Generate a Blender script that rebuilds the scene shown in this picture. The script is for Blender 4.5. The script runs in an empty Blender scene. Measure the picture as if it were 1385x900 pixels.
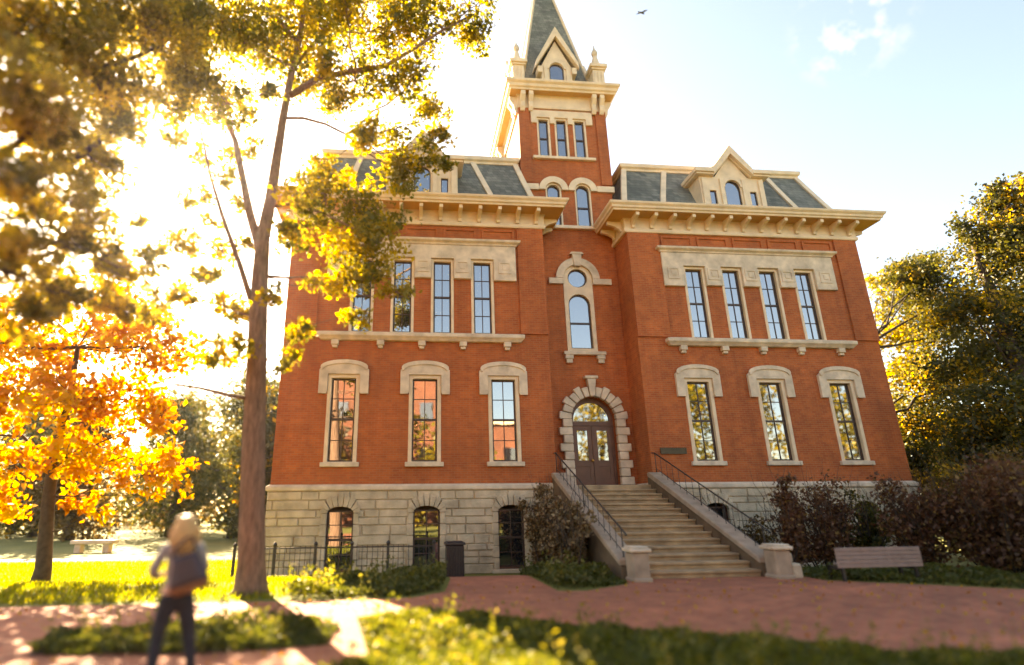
import bpy, bmesh, math, random
import numpy as np
from mathutils import Vector, Matrix
from mathutils.geometry import tessellate_polygon
R = math.radians
random.seed(7); rng = np.random.default_rng(7)
scn = bpy.context.scene; COL = scn.collection

# ------------------------------------------------------------------ camera
CAM = Vector((0.0, -18.93, 2.0)); YAW, PITCH, ROLL = R(-5.519), R(17.474), R(-0.589)
FPX, PPX, PPY = 749.2, 625.9, 451.0
fw = Vector((-math.sin(YAW)*math.cos(PITCH), math.cos(YAW)*math.cos(PITCH), math.sin(PITCH)))
rt0 = Vector((math.cos(YAW), math.sin(YAW), 0)); up0 = rt0.cross(fw)
rt = math.cos(ROLL)*rt0 + math.sin(ROLL)*up0; up = -math.sin(ROLL)*rt0 + math.cos(ROLL)*up0
cd = bpy.data.cameras.new('camera'); cam = bpy.data.objects.new('camera', cd); COL.objects.link(cam)
cam.matrix_world = Matrix(((rt.x, up.x, -fw.x, CAM.x), (rt.y, up.y, -fw.y, CAM.y), (rt.z, up.z, -fw.z, CAM.z), (0, 0, 0, 1)))
cd.sensor_width = 36; cd.lens = FPX/1385*36; cd.shift_x = (692.5-PPX)/1385; cd.shift_y = (PPY-450)/1385
cd.clip_start = .1; cd.clip_end = 5000
cd.dof.use_dof = True; cd.dof.focus_distance = 20.0; cd.dof.aperture_fstop = 0.155; cd.dof.aperture_blades = 0
scn.camera = cam

def at(u, v, Y):
    """the point of a vertical plane at depth Y that the photograph shows at (u, v)"""
    d = fw + rt*((u-PPX)/FPX) - up*((v-PPY)/FPX)
    return CAM + d*((Y-CAM.y)/d.y)

# ------------------------------------------------------------------ light
SAZ, SEL = R(26.6), R(29.3)
sundir = Vector((-math.sin(SAZ)*math.cos(SEL), math.cos(SAZ)*math.cos(SEL), math.sin(SEL)))
w = bpy.data.worlds.new('World'); scn.world = w; w.use_nodes = True
nt = w.node_tree; nt.nodes.clear()
out = nt.nodes.new('ShaderNodeOutputWorld'); bg = nt.nodes.new('ShaderNodeBackground'); sky = nt.nodes.new('ShaderNodeTexSky')
sky.sky_type = 'NISHITA'; sky.sun_disc = False; sky.sun_elevation = SEL; sky.sun_rotation = -SAZ
sky.air_density = 1.0; sky.dust_density = 1.3; sky.ozone_density = 1.0; sky.altitude = 200
bg.inputs[1].default_value = 0.05
tc = nt.nodes.new('ShaderNodeTexCoord')
dotn = nt.nodes.new('ShaderNodeVectorMath'); dotn.operation = 'DOT_PRODUCT'
cdir = (at(1150, 35, 300)-CAM).normalized(); dotn.inputs[1].default_value = cdir
rng_ = nt.nodes.new('ShaderNodeMapRange'); rng_.inputs[1].default_value = .9968; rng_.inputs[2].default_value = .9996
nz = nt.nodes.new('ShaderNodeTexNoise'); nz.inputs['Scale'].default_value = 26; nz.inputs['Detail'].default_value = 6; nz.inputs['Roughness'].default_value = .62
mul = nt.nodes.new('ShaderNodeMath'); mul.operation = 'MULTIPLY'
cr = nt.nodes.new('ShaderNodeMapRange'); cr.inputs[1].default_value = .5; cr.inputs[2].default_value = .68
mx = nt.nodes.new('ShaderNodeMix'); mx.data_type = 'RGBA'; mx.inputs['B'].default_value = (2.9, 3.0, 3.3, 1)
nt.links.new(tc.outputs['Generated'], dotn.inputs[0]); nt.links.new(tc.outputs['Generated'], nz.inputs['Vector'])
nt.links.new(dotn.outputs['Value'], rng_.inputs[0]); nt.links.new(nz.outputs[0], cr.inputs[0])
nt.links.new(rng_.outputs[0], mul.inputs[0]); nt.links.new(cr.outputs[0], mul.inputs[1]); sof = nt.nodes.new('ShaderNodeMath'); sof.operation = 'MULTIPLY'; sof.inputs[1].default_value = .6
nt.links.new(mul.outputs[0], sof.inputs[0]); nt.links.new(sof.outputs[0], mx.inputs['Factor'])
nt.links.new(sky.outputs[0], mx.inputs['A']); nt.links.new(mx.outputs['Result'], bg.inputs[0]); nt.links.new(bg.outputs[0], out.inputs[0])
sl = bpy.data.lights.new('sun', 'SUN'); sl.energy = 4.8; sl.angle = R(.53); sl.color = (1, .86, .66)
so = bpy.data.objects.new('sun', sl); COL.objects.link(so); so.rotation_euler = sundir.to_track_quat('Z', 'Y').to_euler()
vs = scn.view_settings
scn.display_settings.display_device = 'sRGB'; vs.view_transform = 'Standard'; vs.look = 'None'; vs.gamma = 1; vs.use_curve_mapping = False
vs.exposure = 3.38
vs.use_white_balance = True; vs.white_balance_temperature = 8700; vs.white_balance_tint = 12
scn.cycles.use_denoising = True; scn.cycles.max_bounces = 8; scn.cycles.diffuse_bounces = 4; scn.cycles.glossy_bounces = 3
scn.cycles.transmission_bounces = 4; scn.cycles.transparent_max_bounces = 8; scn.cycles.sample_clamp_indirect = 8
scn.cycles.caustics_reflective = False; scn.cycles.caustics_refractive = False

# ------------------------------------------------------------------ materials
class NT:
    def __init__(s, name):
        s.m = bpy.data.materials.new(name); s.m.use_nodes = True; s.t = s.m.node_tree; s.t.nodes.clear()
        s.out = s.n('OutputMaterial')
    def n(s, kind, **kw):
        nd = s.t.nodes.new('ShaderNode'+kind)
        for k, v in kw.items():
            if k in nd.inputs: nd.inputs[k].default_value = v
            else: setattr(nd, k, v)
        return nd
    def l(s, a, b): s.t.links.new(a, b)
    def pos(s): return s.n('NewGeometry').outputs['Position']
    def noise(s, scale, detail=4, vec=None, rough=.5):
        nd = s.n('TexNoise'); nd.inputs['Scale'].default_value = scale; nd.inputs['Detail'].default_value = detail; nd.inputs['Roughness'].default_value = rough
        s.l(vec if vec is not None else s.pos(), nd.inputs['Vector']); return nd.outputs[0]
    def ramp(s, fac, stops):
        nd = s.n('ValToRGB'); e = nd.color_ramp.elements
        while len(e) < len(stops): e.new(.5)
        for q, (p, c) in zip(e, stops): q.position = p; q.color = (*c, 1)
        s.l(fac, nd.inputs[0]); return nd.outputs[0]
    def mix(s, fac, a, b, mode='MIX'):
        nd = s.n('Mix', data_type='RGBA', blend_type=mode)
        for i, v in (('Factor', fac), ('A', a), ('B', b)):
            sock = [q for q in nd.inputs if q.name == i and (q.type == ('VALUE' if i == 'Factor' else 'RGBA'))][0]
            if hasattr(v, 'is_output'): s.l(v, sock)
            else: sock.default_value = v if i == 'Factor' else (*v, 1)
        return [q for q in nd.outputs if q.type == 'RGBA'][0]
    def bump(s, h, strength=.3, dist=.02):
        nd = s.n('Bump', Strength=strength, Distance=dist); s.l(h, nd.inputs['Height']); return nd.outputs[0]
    def bsdf(s, col, rough=.6, nrm=None, **kw):
        b = s.n('BsdfPrincipled', Roughness=rough, **kw)
        if hasattr(col, 'is_output'): s.l(col, b.inputs['Base Color'])
        else: b.inputs['Base Color'].default_value = (*col, 1)
        if nrm is not None: s.l(nrm, b.inputs['Normal'])
        s.l(b.outputs[0], s.out.inputs[0]); return b

def plain(name, c, rough=.6, var=.25, scale=6, bump=.15, bd=.01, **kw):
    t = NT(name); f = t.noise(scale, 6)
    c2 = tuple(v*(1-var) for v in c); c3 = tuple(min(1, v*(1+var*.6)) for v in c)
    col = t.ramp(f, [(.25, c2), (.75, c3)])
    t.bsdf(col, rough, t.bump(t.noise(scale*9, 5), bump, bd) if bump else None, **kw); return t.m

def wall_vec(t):
    sx = t.n('SeparateXYZ'); t.l(t.pos(), sx.inputs[0])
    ad = t.n('Math', operation='ADD'); t.l(sx.outputs[0], ad.inputs[0]); t.l(sx.outputs[1], ad.inputs[1])
    cx = t.n('CombineXYZ'); t.l(ad.outputs[0], cx.inputs[0]); t.l(sx.outputs[2], cx.inputs[1]); return cx.outputs[0]

def brick_mat(name, c1, c2, mort, bw=.215, rh=.075, ms=.008, bump=.5, vec='wall', var=.5):
    t = NT(name)
    v = wall_vec(t) if vec == 'wall' else t.pos()
    b = t.n('TexBrick', Scale=1.0); b.inputs['Color1'].default_value = (*c1, 1); b.inputs['Color2'].default_value = (*c2, 1); b.inputs['Mortar'].default_value = (*mort, 1)
    b.inputs['Mortar Size'].default_value = ms; b.inputs['Brick Width'].default_value = bw; b.inputs['Row Height'].default_value = rh; b.inputs['Mortar Smooth'].default_value = .2
    t.l(v, b.inputs['Vector'])
    f = t.noise(.45, 5); g = t.noise(3.2, 4)
    tint = t.ramp(f, [(.3, (1-var*.5,)*3), (.7, (1+var*.35, 1+var*.25, 1+var*.2))])
    col = t.mix(1.0, b.outputs['Color'], tint, 'MULTIPLY')
    col = t.mix(.55, col, t.ramp(g, [(.3, (.72, .7, .7)), (.72, (1.2, 1.15, 1.1))]), 'MULTIPLY')
    if vec == 'wall':
        mp = t.n('Mapping'); mp.inputs['Scale'].default_value = (1.6, .16, 1); t.l(v, mp.inputs[0])
        col = t.mix(.6, col, t.ramp(t.noise(1.0, 7, mp.outputs[0], .65), [(.32, (.62, .6, .6)), (.55, (1, 1, 1)), (.75, (1.16, 1.14, 1.12))]), 'MULTIPLY')
    else:
        col = t.mix(.7, col, t.ramp(t.noise(1.7, 7, None, .7), [(.35, (.6, .58, .58)), (.65, (1.15, 1.12, 1.1))]), 'MULTIPLY')
    t.bsdf(col, .85, t.bump(b.outputs['Fac'], bump, .006)); return t.m

M = {}
M['brick'] = brick_mat('red_brick', (.48, .125, .030), (.38, .086, .022), (.38, .165, .07), var=.35)
M['brick_far'] = brick_mat('far_brick', (.24, .075, .035), (.17, .05, .025), (.2, .12, .08))
M['paving'] = brick_mat('brick_paving', (.45, .155, .08), (.32, .097, .052), (.33, .185, .105), bw=.21, rh=.105, vec='pos', var=.4)
M['stone'] = plain('cut_limestone', (.62, .515, .39), .8, .34, 3.0, .3)
M['stone_rough'] = plain('rock_faced_limestone', (.54, .45, .32), .9, .42, 2.2, .9, .03)
M['mortar'] = plain('mortar', (.5, .4, .27), .95, .2)
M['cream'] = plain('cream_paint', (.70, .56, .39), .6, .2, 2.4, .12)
M['soffit'] = plain('ochre_soffit_paint_and_bounce', (.58, .33, .1), .6, .15, 2)  # ochre paint, with golden bounce light mixed into its colour
M['sash'] = plain('dark_sash_paint', (.055, .03, .022), .5, .2)
M['door'] = plain('brown_door_paint', (.13, .055, .032), .5, .3, 3)
M['brass'] = plain('brass', (.6, .38, .1), .3, .1, Metallic=1.0)
M['iron'] = plain('black_iron', (.025, .02, .018), .5, .3)
M['bin'] = plain('dark_bin_metal', (.04, .03, .03), .5, .3)
M['bronze'] = plain('bronze_plaque', (.06, .045, .025), .45, .3, Metallic=.4)
M['stair_wall'] = plain('dark_stair_wall_stone', (.15, .1, .06), .9, .4, 2.5, .6, .02)  # whole cheek wall in a darker brown than the steps
M['coping'] = plain('grey_coping_stone', (.36, .275, .2), .85, .3, 4, .4)
M['step'] = plain('worn_stair_stone', (.40, .275, .155), .9, .45, 2.5, .5, .02)
M['bark'] = NT('tree_bark')
t = M['bark']; mp = t.n('Mapping'); mp.inputs['Scale'].default_value = (1, 1, .18); t.l(t.pos(), mp.inputs[0])
f = t.noise(16, 8, mp.outputs[0], .7)
t.bsdf(t.ramp(f, [(.3, (.09, .055, .036)), (.7, (.32, .19, .125))]), .95, t.bump(f, 1, .05)); M['bark'] = t.m
M['bark_dark'] = plain('dark_bark', (.07, .05, .038), .95, .4, 8, .6, .03)
M['bench'] = plain('bench_planks', (.29, .215, .185), .7, .25, 5)
M['slate'] = brick_mat('grey_green_slate', (.21, .225, .2), (.115, .13, .118), (.055, .06, .055), bw=.24, rh=.17, ms=.006, var=.5)
M['deck'] = plain('roof_deck', (.12, .12, .12), .9)
t = NT('window_glass'); wv = t.noise(1.3, 2)
t.bsdf((.016, .018, .022), .015, t.bump(wv, .05, .02), IOR=3.4); M['glass'] = t.m
M['skin'] = plain('skin', (.62, .36, .25), .5, .1, 20)
M['hair'] = plain('blonde_hair', (.66, .42, .18), .5, .35, 40, .6, .01)
M['shirt'] = plain('grey_patterned_top', (.36, .33, .32), .8, .7, 26, .5, .02)
M['jeans'] = plain('dark_jeans', (.022, .024, .035), .8, .4, 9, .6, .03)
M['bag'] = plain('plum_leather', (.04, .024, .032), .5, .25, 8)
M['tan'] = plain('tan_leather', (.2, .085, .04), .5, .2, 8)
M['shoe'] = plain('dark_shoe', (.03, .025, .02), .6)
M['feather'] = plain('dark_feathers', (.03, .03, .03), .7)
M['phone'] = plain('phone_case', (.02, .02, .025), .3)
t = NT('lawn'); f = t.noise(.5, 6); g = t.noise(14, 6)
c = t.mix(.5, t.ramp(f, [(.3, (.10, .12, .018)), (.7, (.20, .19, .03))]), t.ramp(g, [(.3, (.05, .06, .01)), (.7, (.25, .24, .045))]))
t.bsdf(c, .95, t.bump(g, .8, .06)); M['lawn'] = t.m
M['soil'] = plain('dark_soil', (.05, .034, .02), .95, .4, 8, .7, .04)
M['road'] = plain('grey_walk', (.1, .085, .075), .9, .25, 1.2)

def leaf_mat(name, stops, trans=.5, tmul=(1.5, 1.35, .6)):
    t = NT(name)
    a = t.n('Attribute', attribute_name='rnd', attribute_type='GEOMETRY')
    col = t.ramp(a.outputs['Fac'], stops)
    d = t.n('BsdfDiffuse'); t.l(col, d.inputs[0])
    tr = t.n('BsdfTranslucent'); t.l(t.mix(1, col, tmul, 'MULTIPLY'), tr.inputs[0])
    g = t.n('BsdfGlossy', Roughness=.45); g.inputs[0].default_value = (.5, .5, .45, 1)
    m1 = t.n('MixShader'); m1.inputs[0].default_value = trans; t.l(d.outputs[0], m1.inputs[1]); t.l(tr.outputs[0], m1.inputs[2])
    m2 = t.n('MixShader'); m2.inputs[0].default_value = .05; t.l(m1.outputs[0], m2.inputs[1]); t.l(g.outputs[0], m2.inputs[2])
    t.l(m2.outputs[0], t.out.inputs[0]); return t.m
M['leaf_gold'] = leaf_mat('green_gold_leaves', [(0, (.085, .10, .016)), (.4, (.17, .155, .018)), (.75, (.38, .29, .02)), (1, (.52, .39, .02))], .6)
M['leaf_orange'] = leaf_mat('orange_maple_leaves', [(0, (.32, .12, .012)), (.35, (.46, .2, .012)), (.6, (.52, .31, .016)), (1, (.46, .35, .022))])
M['leaf_amber'] = leaf_mat('amber_canopy_leaves', [(0, (.085, .085, .018)), (.5, (.22, .18, .02)), (1, (.52, .39, .02))], .6)
M['leaf_dark'] = leaf_mat('dark_green_leaves', [(0, (.026, .032, .01)), (.55, (.068, .068, .016)), (.75, (.11, .1, .018)), (.85, (.42, .27, .02)), (1, (.55, .34, .02))], .55)
M['leaf_brown'] = leaf_mat('olive_brown_leaves', [(0, (.07, .05, .02)), (.6, (.13, .085, .03)), (1, (.24, .15, .035))], .4)
M['leaf_maroon'] = leaf_mat('maroon_leaves', [(0, (.075, .035, .022)), (.6, (.14, .062, .038)), (.88, (.2, .11, .055)), (1, (.3, .2, .06))], .35)
M['leaf_vine'] = leaf_mat('dull_mottled_leaves', [(0, (.08, .055, .028)), (.5, (.16, .105, .05)), (.8, (.27, .19, .11)), (1, (.45, .36, .24))], .3)
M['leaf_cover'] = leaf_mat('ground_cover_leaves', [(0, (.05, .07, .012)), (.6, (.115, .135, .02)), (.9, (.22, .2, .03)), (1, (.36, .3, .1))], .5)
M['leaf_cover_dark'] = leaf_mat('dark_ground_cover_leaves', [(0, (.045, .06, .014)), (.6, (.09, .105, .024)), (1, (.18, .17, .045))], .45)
M['leaf_green'] = leaf_mat('mid_green_leaves', [(0, (.04, .05, .012)), (.6, (.09, .09, .02)), (1, (.2, .15, .03))], .45)
M['grass'] = leaf_mat('grass_blades', [(0, (.09, .12, .014)), (.6, (.2, .22, .02)), (1, (.36, .33, .03))], .55, (1.6, 1.5, .5))

# ------------------------------------------------------------------ helpers
def link(o, parent=None):
    COL.objects.link(o)
    if parent is not None: o.parent = parent
    return o
def base_of(o):
    v = Vector((0, 0, 0))
    while o is not None: v += o.location; o = o.parent
    return v
def tag(o, label=None, cat=None, group=None, kind=None):
    if label: o['label'] = label
    if cat: o['category'] = cat
    if group: o['group'] = group
    if kind: o['kind'] = kind
    return o
def thing(name, loc, label, cat, group=None):
    o = bpy.data.objects.new(name, None); o.empty_display_size = .3; o.location = loc
    return tag(link(o), label, cat, group)

class MB:
    def __init__(s): s.v = []; s.f = []; s.sm = []
    def add(s, vs, fs, smooth=False):
        b = len(s.v); s.v += [tuple(v) for v in vs]; s.f += [tuple(b+i for i in f) for f in fs]; s.sm += [smooth]*len(fs); return s
    def box(s, x0, x1, y0, y1, z0, z1):
        return s.add([(x, y, z) for z in (z0, z1) for y in (y0, y1) for x in (x0, x1)],
                     [(0, 2, 3, 1), (4, 5, 7, 6), (0, 1, 5, 4), (2, 6, 7, 3), (0, 4, 6, 2), (1, 3, 7, 5)])
    def hexa(s, p):  # 8 points ordered as box
        return s.add(p, [(0, 2, 3, 1), (4, 5, 7, 6), (0, 1, 5, 4), (2, 6, 7, 3), (0, 4, 6, 2), (1, 3, 7, 5)])
    def prism(s, poly, y0, y1, holes=()):
        """outline in X,Z pushed from y0 to y1"""
        loops = [list(poly)]+[list(h) for h in holes]
        tris = tessellate_polygon([[Vector((x, z, 0)) for x, z in l] for l in loops])
        flat = [p for l in loops for p in l]; n = len(flat)
        vs = [(x, y0, z) for x, z in flat]+[(x, y1, z) for x, z in flat]
        fs = [tuple(t) for t in tris]+[tuple(i+n for i in reversed(t)) for t in tris]; b = 0
        for l in loops:
            k = len(l); fs += [(b+i, b+(i+1) % k, b+n+(i+1) % k, b+n+i) for i in range(k)]; b += k
        return s.add(vs, fs)
    def sideprism(s, poly, x0, x1):
        """outline in Y,Z pushed from x0 to x1"""
        b = len(s.v); MB.prism(s, poly, x0, x1)
        s.v[b:] = [(y, x, z) for x, y, z in s.v[b:]]; return s
    def tube(s, pts, rad, n=8, cap=True):
        pts = [Vector(p) for p in pts]
        if not hasattr(rad, '__len__'): rad = [rad]*len(pts)
        vs = []; prev = None
        for i, p in enumerate(pts):
            d = (pts[min(i+1, len(pts)-1)]-pts[max(i-1, 0)])
            d = d.normalized() if d.length > 1e-9 else Vector((0, 0, 1))
            a = prev if prev is not None else (Vector((1, 0, 0)) if abs(d.x) < .8 else Vector((0, 1, 0)))
            a = (a-d*a.dot(d)).normalized(); prev = a; b_ = d.cross(a)
            vs += [p+(a*math.cos(k*math.tau/n)+b_*math.sin(k*math.tau/n))*rad[i] for k in range(n)]
        fs = [(i*n+k, i*n+(k+1) % n, (i+1)*n+(k+1) % n, (i+1)*n+k) for i in range(len(pts)-1) for k in range(n)]
        if cap: fs += [tuple(reversed(range(n))), tuple(range((len(pts)-1)*n, len(pts)*n))]
        return s.add(vs, fs, True)
    def lathe(s, c, prof, n=14, smooth=True):
        c = Vector(c); vs = [c+Vector((r*math.cos(k*math.tau/n), r*math.sin(k*math.tau/n), z)) for r, z in prof for k in range(n)]
        m = len(prof); fs = [(i*n+k, i*n+(k+1) % n, (i+1)*n+(k+1) % n, (i+1)*n+k) for i in range(m-1) for k in range(n)]
        return s.add(vs, fs+[tuple(reversed(range(n))), tuple(range((m-1)*n, m*n))], smooth)
    def sweep(s, path, prof, closed=False):
        """moulding profile (out, z) carried along a plan path, mitred; outward is to the right of travel"""
        P = [Vector(p) for p in path]; n = len(P); offs = []
        for i in range(n):
            a = P[i-1] if (closed or i > 0) else None; b = P[(i+1) % n] if (closed or i < n-1) else None
            ns = []
            if a is not None: d = (P[i]-a).normalized(); ns.append(Vector((d.y, -d.x)))
            if b is not None: d = (b-P[i]).normalized(); ns.append(Vector((d.y, -d.x)))
            m = sum(ns, Vector((0, 0))); m = m/len(ns); m = m/(m.length_squared); offs.append(m)
        k = len(prof); vs = [(P[i].x+offs[i].x*o, P[i].y+offs[i].y*o, z) for i in range(n) for o, z in prof]
        fs = [(i*k+j, i*k+(j+1) % k, ((i+1) % n)*k+(j+1) % k, ((i+1) % n)*k+j) for i in range(n if closed else n-1) for j in range(k)]
        if not closed: fs += [tuple(range(k)), tuple(reversed(range((n-1)*k, n*k)))]
        return s.add(vs, fs)
    def build(s, name, mat, parent=None, bevel=0, world=True, recalc=True):
        me = bpy.data.meshes.new(name); o0 = base_of(parent) if (parent is not None and world) else Vector((0, 0, 0))
        me.from_pydata([(x-o0.x, y-o0.y, z-o0.z) for x, y, z in s.v], [], s.f)
        me.polygons.foreach_set('use_smooth', s.sm)
        if recalc:
            bm = bmesh.new(); bm.from_mesh(me); bmesh.ops.recalc_face_normals(bm, faces=bm.faces); bm.to_mesh(me); bm.free()
        me.materials.append(mat); o = bpy.data.objects.new(name, me); link(o, parent)
        if bevel:
            b = o.modifiers.new('bevel', 'BEVEL'); b.width = bevel; b.segments = 1; b.limit_method = 'ANGLE'; b.angle_limit = R(40)
        return o

def arc(cx, cz, r, a0, a1, n=14, rz=None):
    rz = rz or r
    return [(cx+r*math.cos(R(a0+(a1-a0)*i/n)), cz+rz*math.sin(R(a0+(a1-a0)*i/n))) for i in range(n+1)]
def rect(x0, x1, z0, z1): return [(x0, z0), (x1, z0), (x1, z1), (x0, z1)]
def archpoly(x0, x1, z0, zs, n=14):
    c = (x0+x1)/2; r = (x1-x0)/2
    return [(x0, z0), (x1, z0)]+arc(c, zs, r, 0, 180, n)

# ground height: sunk a little along the building, gently crowned towards the path
def sm(a, b, x):
    t = min(1, max(0, (x-a)/(b-a))); return t*t*(3-2*t)
def gz(y): return .42*sm(-.8, -5.0, y)-.11*sm(-8.8, -11.6, y)
YCUT = [-.8-i*.35 for i in range(13)]+[-8.8-i*.4 for i in range(8)]

def ground_patch(name, poly, mat, off, kind='structure'):
    bm = bmesh.new(); vs = [bm.verts.new((x, y, 0)) for x, y in poly]
    for t in tessellate_polygon([[Vector((x, y, 0)) for x, y in poly]]): bm.faces.new([vs[i] for i in t])
    for y in YCUT: bmesh.ops.bisect_plane(bm, geom=bm.verts[:]+bm.edges[:]+bm.faces[:], plane_co=(0, y, 0), plane_no=(0, 1, 0))
    for v in bm.verts: v.co.z = gz(v.co.y)+off
    bmesh.ops.recalc_face_normals(bm, faces=bm.faces)
    for f in bm.faces:
        if f.normal.z < 0: f.normal_flip()
    me = bpy.data.meshes.new(name); bm.to_mesh(me); bm.free(); me.materials.append(mat)
    return tag(link(bpy.data.objects.new(name, me)), kind=kind)

# ------------------------------------------------------------------ ground
ground_patch('ground', [(-450, -450), (450, -450), (450, 450), (-450, 450)], M['lawn'], 0)
path_poly = [(-40, -7.4), (-7.2, -7.6), (-1.4, -7.75), (.1, -7.7), (.75, -7.0), (1.0, -5.0), (1.1, -1.0), (2.6, -1.0), (2.9, -4.5), (2.95, -7.3), (3.5, -7.35), (4.7, -6.5), (4.9, -5.6),
             (9.1, -5.6), (9.0, -6.7), (10.2, -7.5), (12.5, -9.2), (24, -16), (21, -22), (7.0, -12.55), (4.6, -11.5), (3.15, -10.7), (1.9, -9.9), (1.0, -9.35), (.2, -9.15), (-.8, -9.5), (-1.6, -9.3), (-7.5, -9.6), (-40, -9.4)]
ground_patch('brick_path', path_poly, M['paving'], .004)
ground_patch('side_path', [(-40, -9.3), (-7.5, -9.5), (-1.6, -9.2), (-.8, -9.4), (-.3, -9.3), (-.2, -11.3), (-1.2, -13.2), (-1.8, -24), (-40, -24)], M['paving'], .008)
ground_patch('front_bed_soil', [(-.75, -9.55), (.2, -9.2), (1.0, -9.4), (1.9, -9.95), (3.15, -10.75), (4.6, -11.55), (7.0, -12.6), (9, -14), (9, -17), (-1.9, -17), (-1.4, -13.2), (-.45, -11.3)], M['soil'], .012)
ground_patch('far_walk', [(-60, 9), (-12, 7.5), (-12, 9.0), (-60, 11.5)], M['road'], .004)

# thin scattering volume, added to imitate lens glare round the low sun
t = NT('glare_haze_air'); pv = t.n('VolumePrincipled'); pv.inputs['Density'].default_value = .00013; pv.inputs['Anisotropy'].default_value = .86; pv.inputs['Color'].default_value = (.86, .93, 1, 1)
t.l(pv.outputs[0], t.out.inputs['Volume'])
tag(MB().box(-455, 455, -455, 455, -1.2, 33).build('glare_haze', t.m), kind='stuff')

# ------------------------------------------------------------------ the hall
hall = thing('brick_hall', (6.77, 7, 0), 'three storey red brick hall with a central tower, slate mansard roof and limestone basement', 'building')
XL, XN, XM, XR, DEP = -4.43, 4.96, 8.34, 17.97, 15.0
BY = 1.3                                             # plane of the recessed centre bay and tower front
L1 = [(-2.69, -1.87), (.07, .92), (2.82, 3.66)]; R1 = [(10.0, 10.82), (12.77, 13.62), (15.54, 16.37)]
L0 = [(-2.58, -1.74), (.16, 1.02), (2.92, 3.78)]; R0 = [(10.0, 10.84), (12.72, 13.56), (15.46, 16.3)]
L2 = [(-2.13, -1.49), (-.68, -.04), (.77, 1.41), (2.25, 2.9)]; R2 = [(10.54, 11.2), (12.05, 12.71), (13.57, 14.23), (15.07, 15.73)]
Z0, Z1, Z2 = (.17, 2.05), (3.48, 6.29), (7.99, 10.77)
FR = .13

def g_rect(w_, fr): return rect(w_[0]-fr, w_[1]+fr, w_[2]-fr*.3, w_[3]+fr)
for (x0, x1, w1, w2) in ((XL, XN, L1, L2), (XM, XR, R1, R2)):
    holes = [g_rect((a, b, *Z1), FR) for a, b in w1]+[g_rect((a, b, *Z2), .1) for a, b in w2]
    m = MB().prism(rect(x0, x1, 2.62, 12.4), 0, .45, holes)
    m.box(x0, x0+.4, .45, DEP if x0 < 0 else BY+.3, 2.62, 12.4).box(x1-.4, x1, .45, DEP if x1 > 10 else BY+.3, 2.62, 12.4)
    m.box(x0+.4, x1-.4, DEP-.4, DEP, 0, 12.4)
    m.build('wing_wall', M['brick'], hall)
    # corner strips beside the upper windows and blank panels under the cornice
    lo, hi = (-3.35, 3.95) if x0 < 0 else (9.6, 17.0)
    MB().box(x0+.002, lo, -.07, .02, 7.98, 12.3).build('corner_strip', M['brick'], hall); MB().box(hi, x1-.002, -.07, .02, 7.98, 12.3).build('corner_strip', M['brick'], hall)
    nP = 5; wd = (hi-lo)/nP
    for i in range(nP):
        a = lo+i*wd+.1; b = lo+(i+1)*wd-.1
        MB().prism(rect(a, b, 11.72, 12.16), -.05, .02, [rect(a+.09, b-.09, 11.79, 12.08)]).build('brick_panel', M['brick'], hall)

def sash(parent, x0, x1, z0, z1, y, arch=False, rows=2, cols=2, wdt=.055, round_=False, mid=True):
    m = MB(); zc = (z0+z1)/2
    if round_: m.prism(arc((x0+x1)/2, zc, (x1-x0)/2, 0, 342, 18), y, y+.05, [arc((x0+x1)/2, zc, (x1-x0)/2-wdt, 0, 342, 18)])
    elif arch:
        zs = z1-(x1-x0)/2; m.prism(archpoly(x0, x1, z0, zs), y, y+.05, [archpoly(x0+wdt, x1-wdt, z0+wdt, zs)])
        if mid: m.box(x0+wdt, x1-wdt, y-.012, y+.04, zc-.11, zc-.04)
    else:
        m.prism(rect(x0, x1, z0, z1), y, y+.05, [rect(x0+wdt, x1-wdt, z0+wdt, z1-wdt)])
        if mid: m.box(x0+wdt, x1-wdt, y-.012, y+.04, zc-.035, zc+.035)
    if not round_ and cols > 1:
        for k in range(1, cols):
            xx = x0+(x1-x0)*k/cols; m.box(xx-.014, xx+.014, y+.004, y+.045, z0+wdt, z1-wdt)
        for (a, b) in ((z0, zc), (zc, z1)):
            for k in range(1, rows):
                zz = a+(b-a)*k/rows; m.box(x0+wdt, x1-wdt, y+.006, y+.043, zz-.013, zz+.013)
    m.build('sash', M['sash'], parent)
    g = MB()
    if round_: g.prism(arc((x0+x1)/2, zc, (x1-x0)/2-.02, 0, 342, 18), y+.027, y+.033)
    elif arch: g.prism(archpoly(x0+.02, x1-.02, z0+.02, z1-(x1-x0)/2), y+.027, y+.033)
    else: g.box(x0+.02, x1-.02, y+.027, y+.033, z0+.02, z1-.02)
    g.build('pane', M['glass'], parent)
    d = MB().box(x0-.1, x1+.1, y+.5, y+.52, z0-.1, z1+.1)      # dark sheet standing in for the unlit room behind
    d.build('dark_room_sheet', M['sash'], parent)

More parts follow.
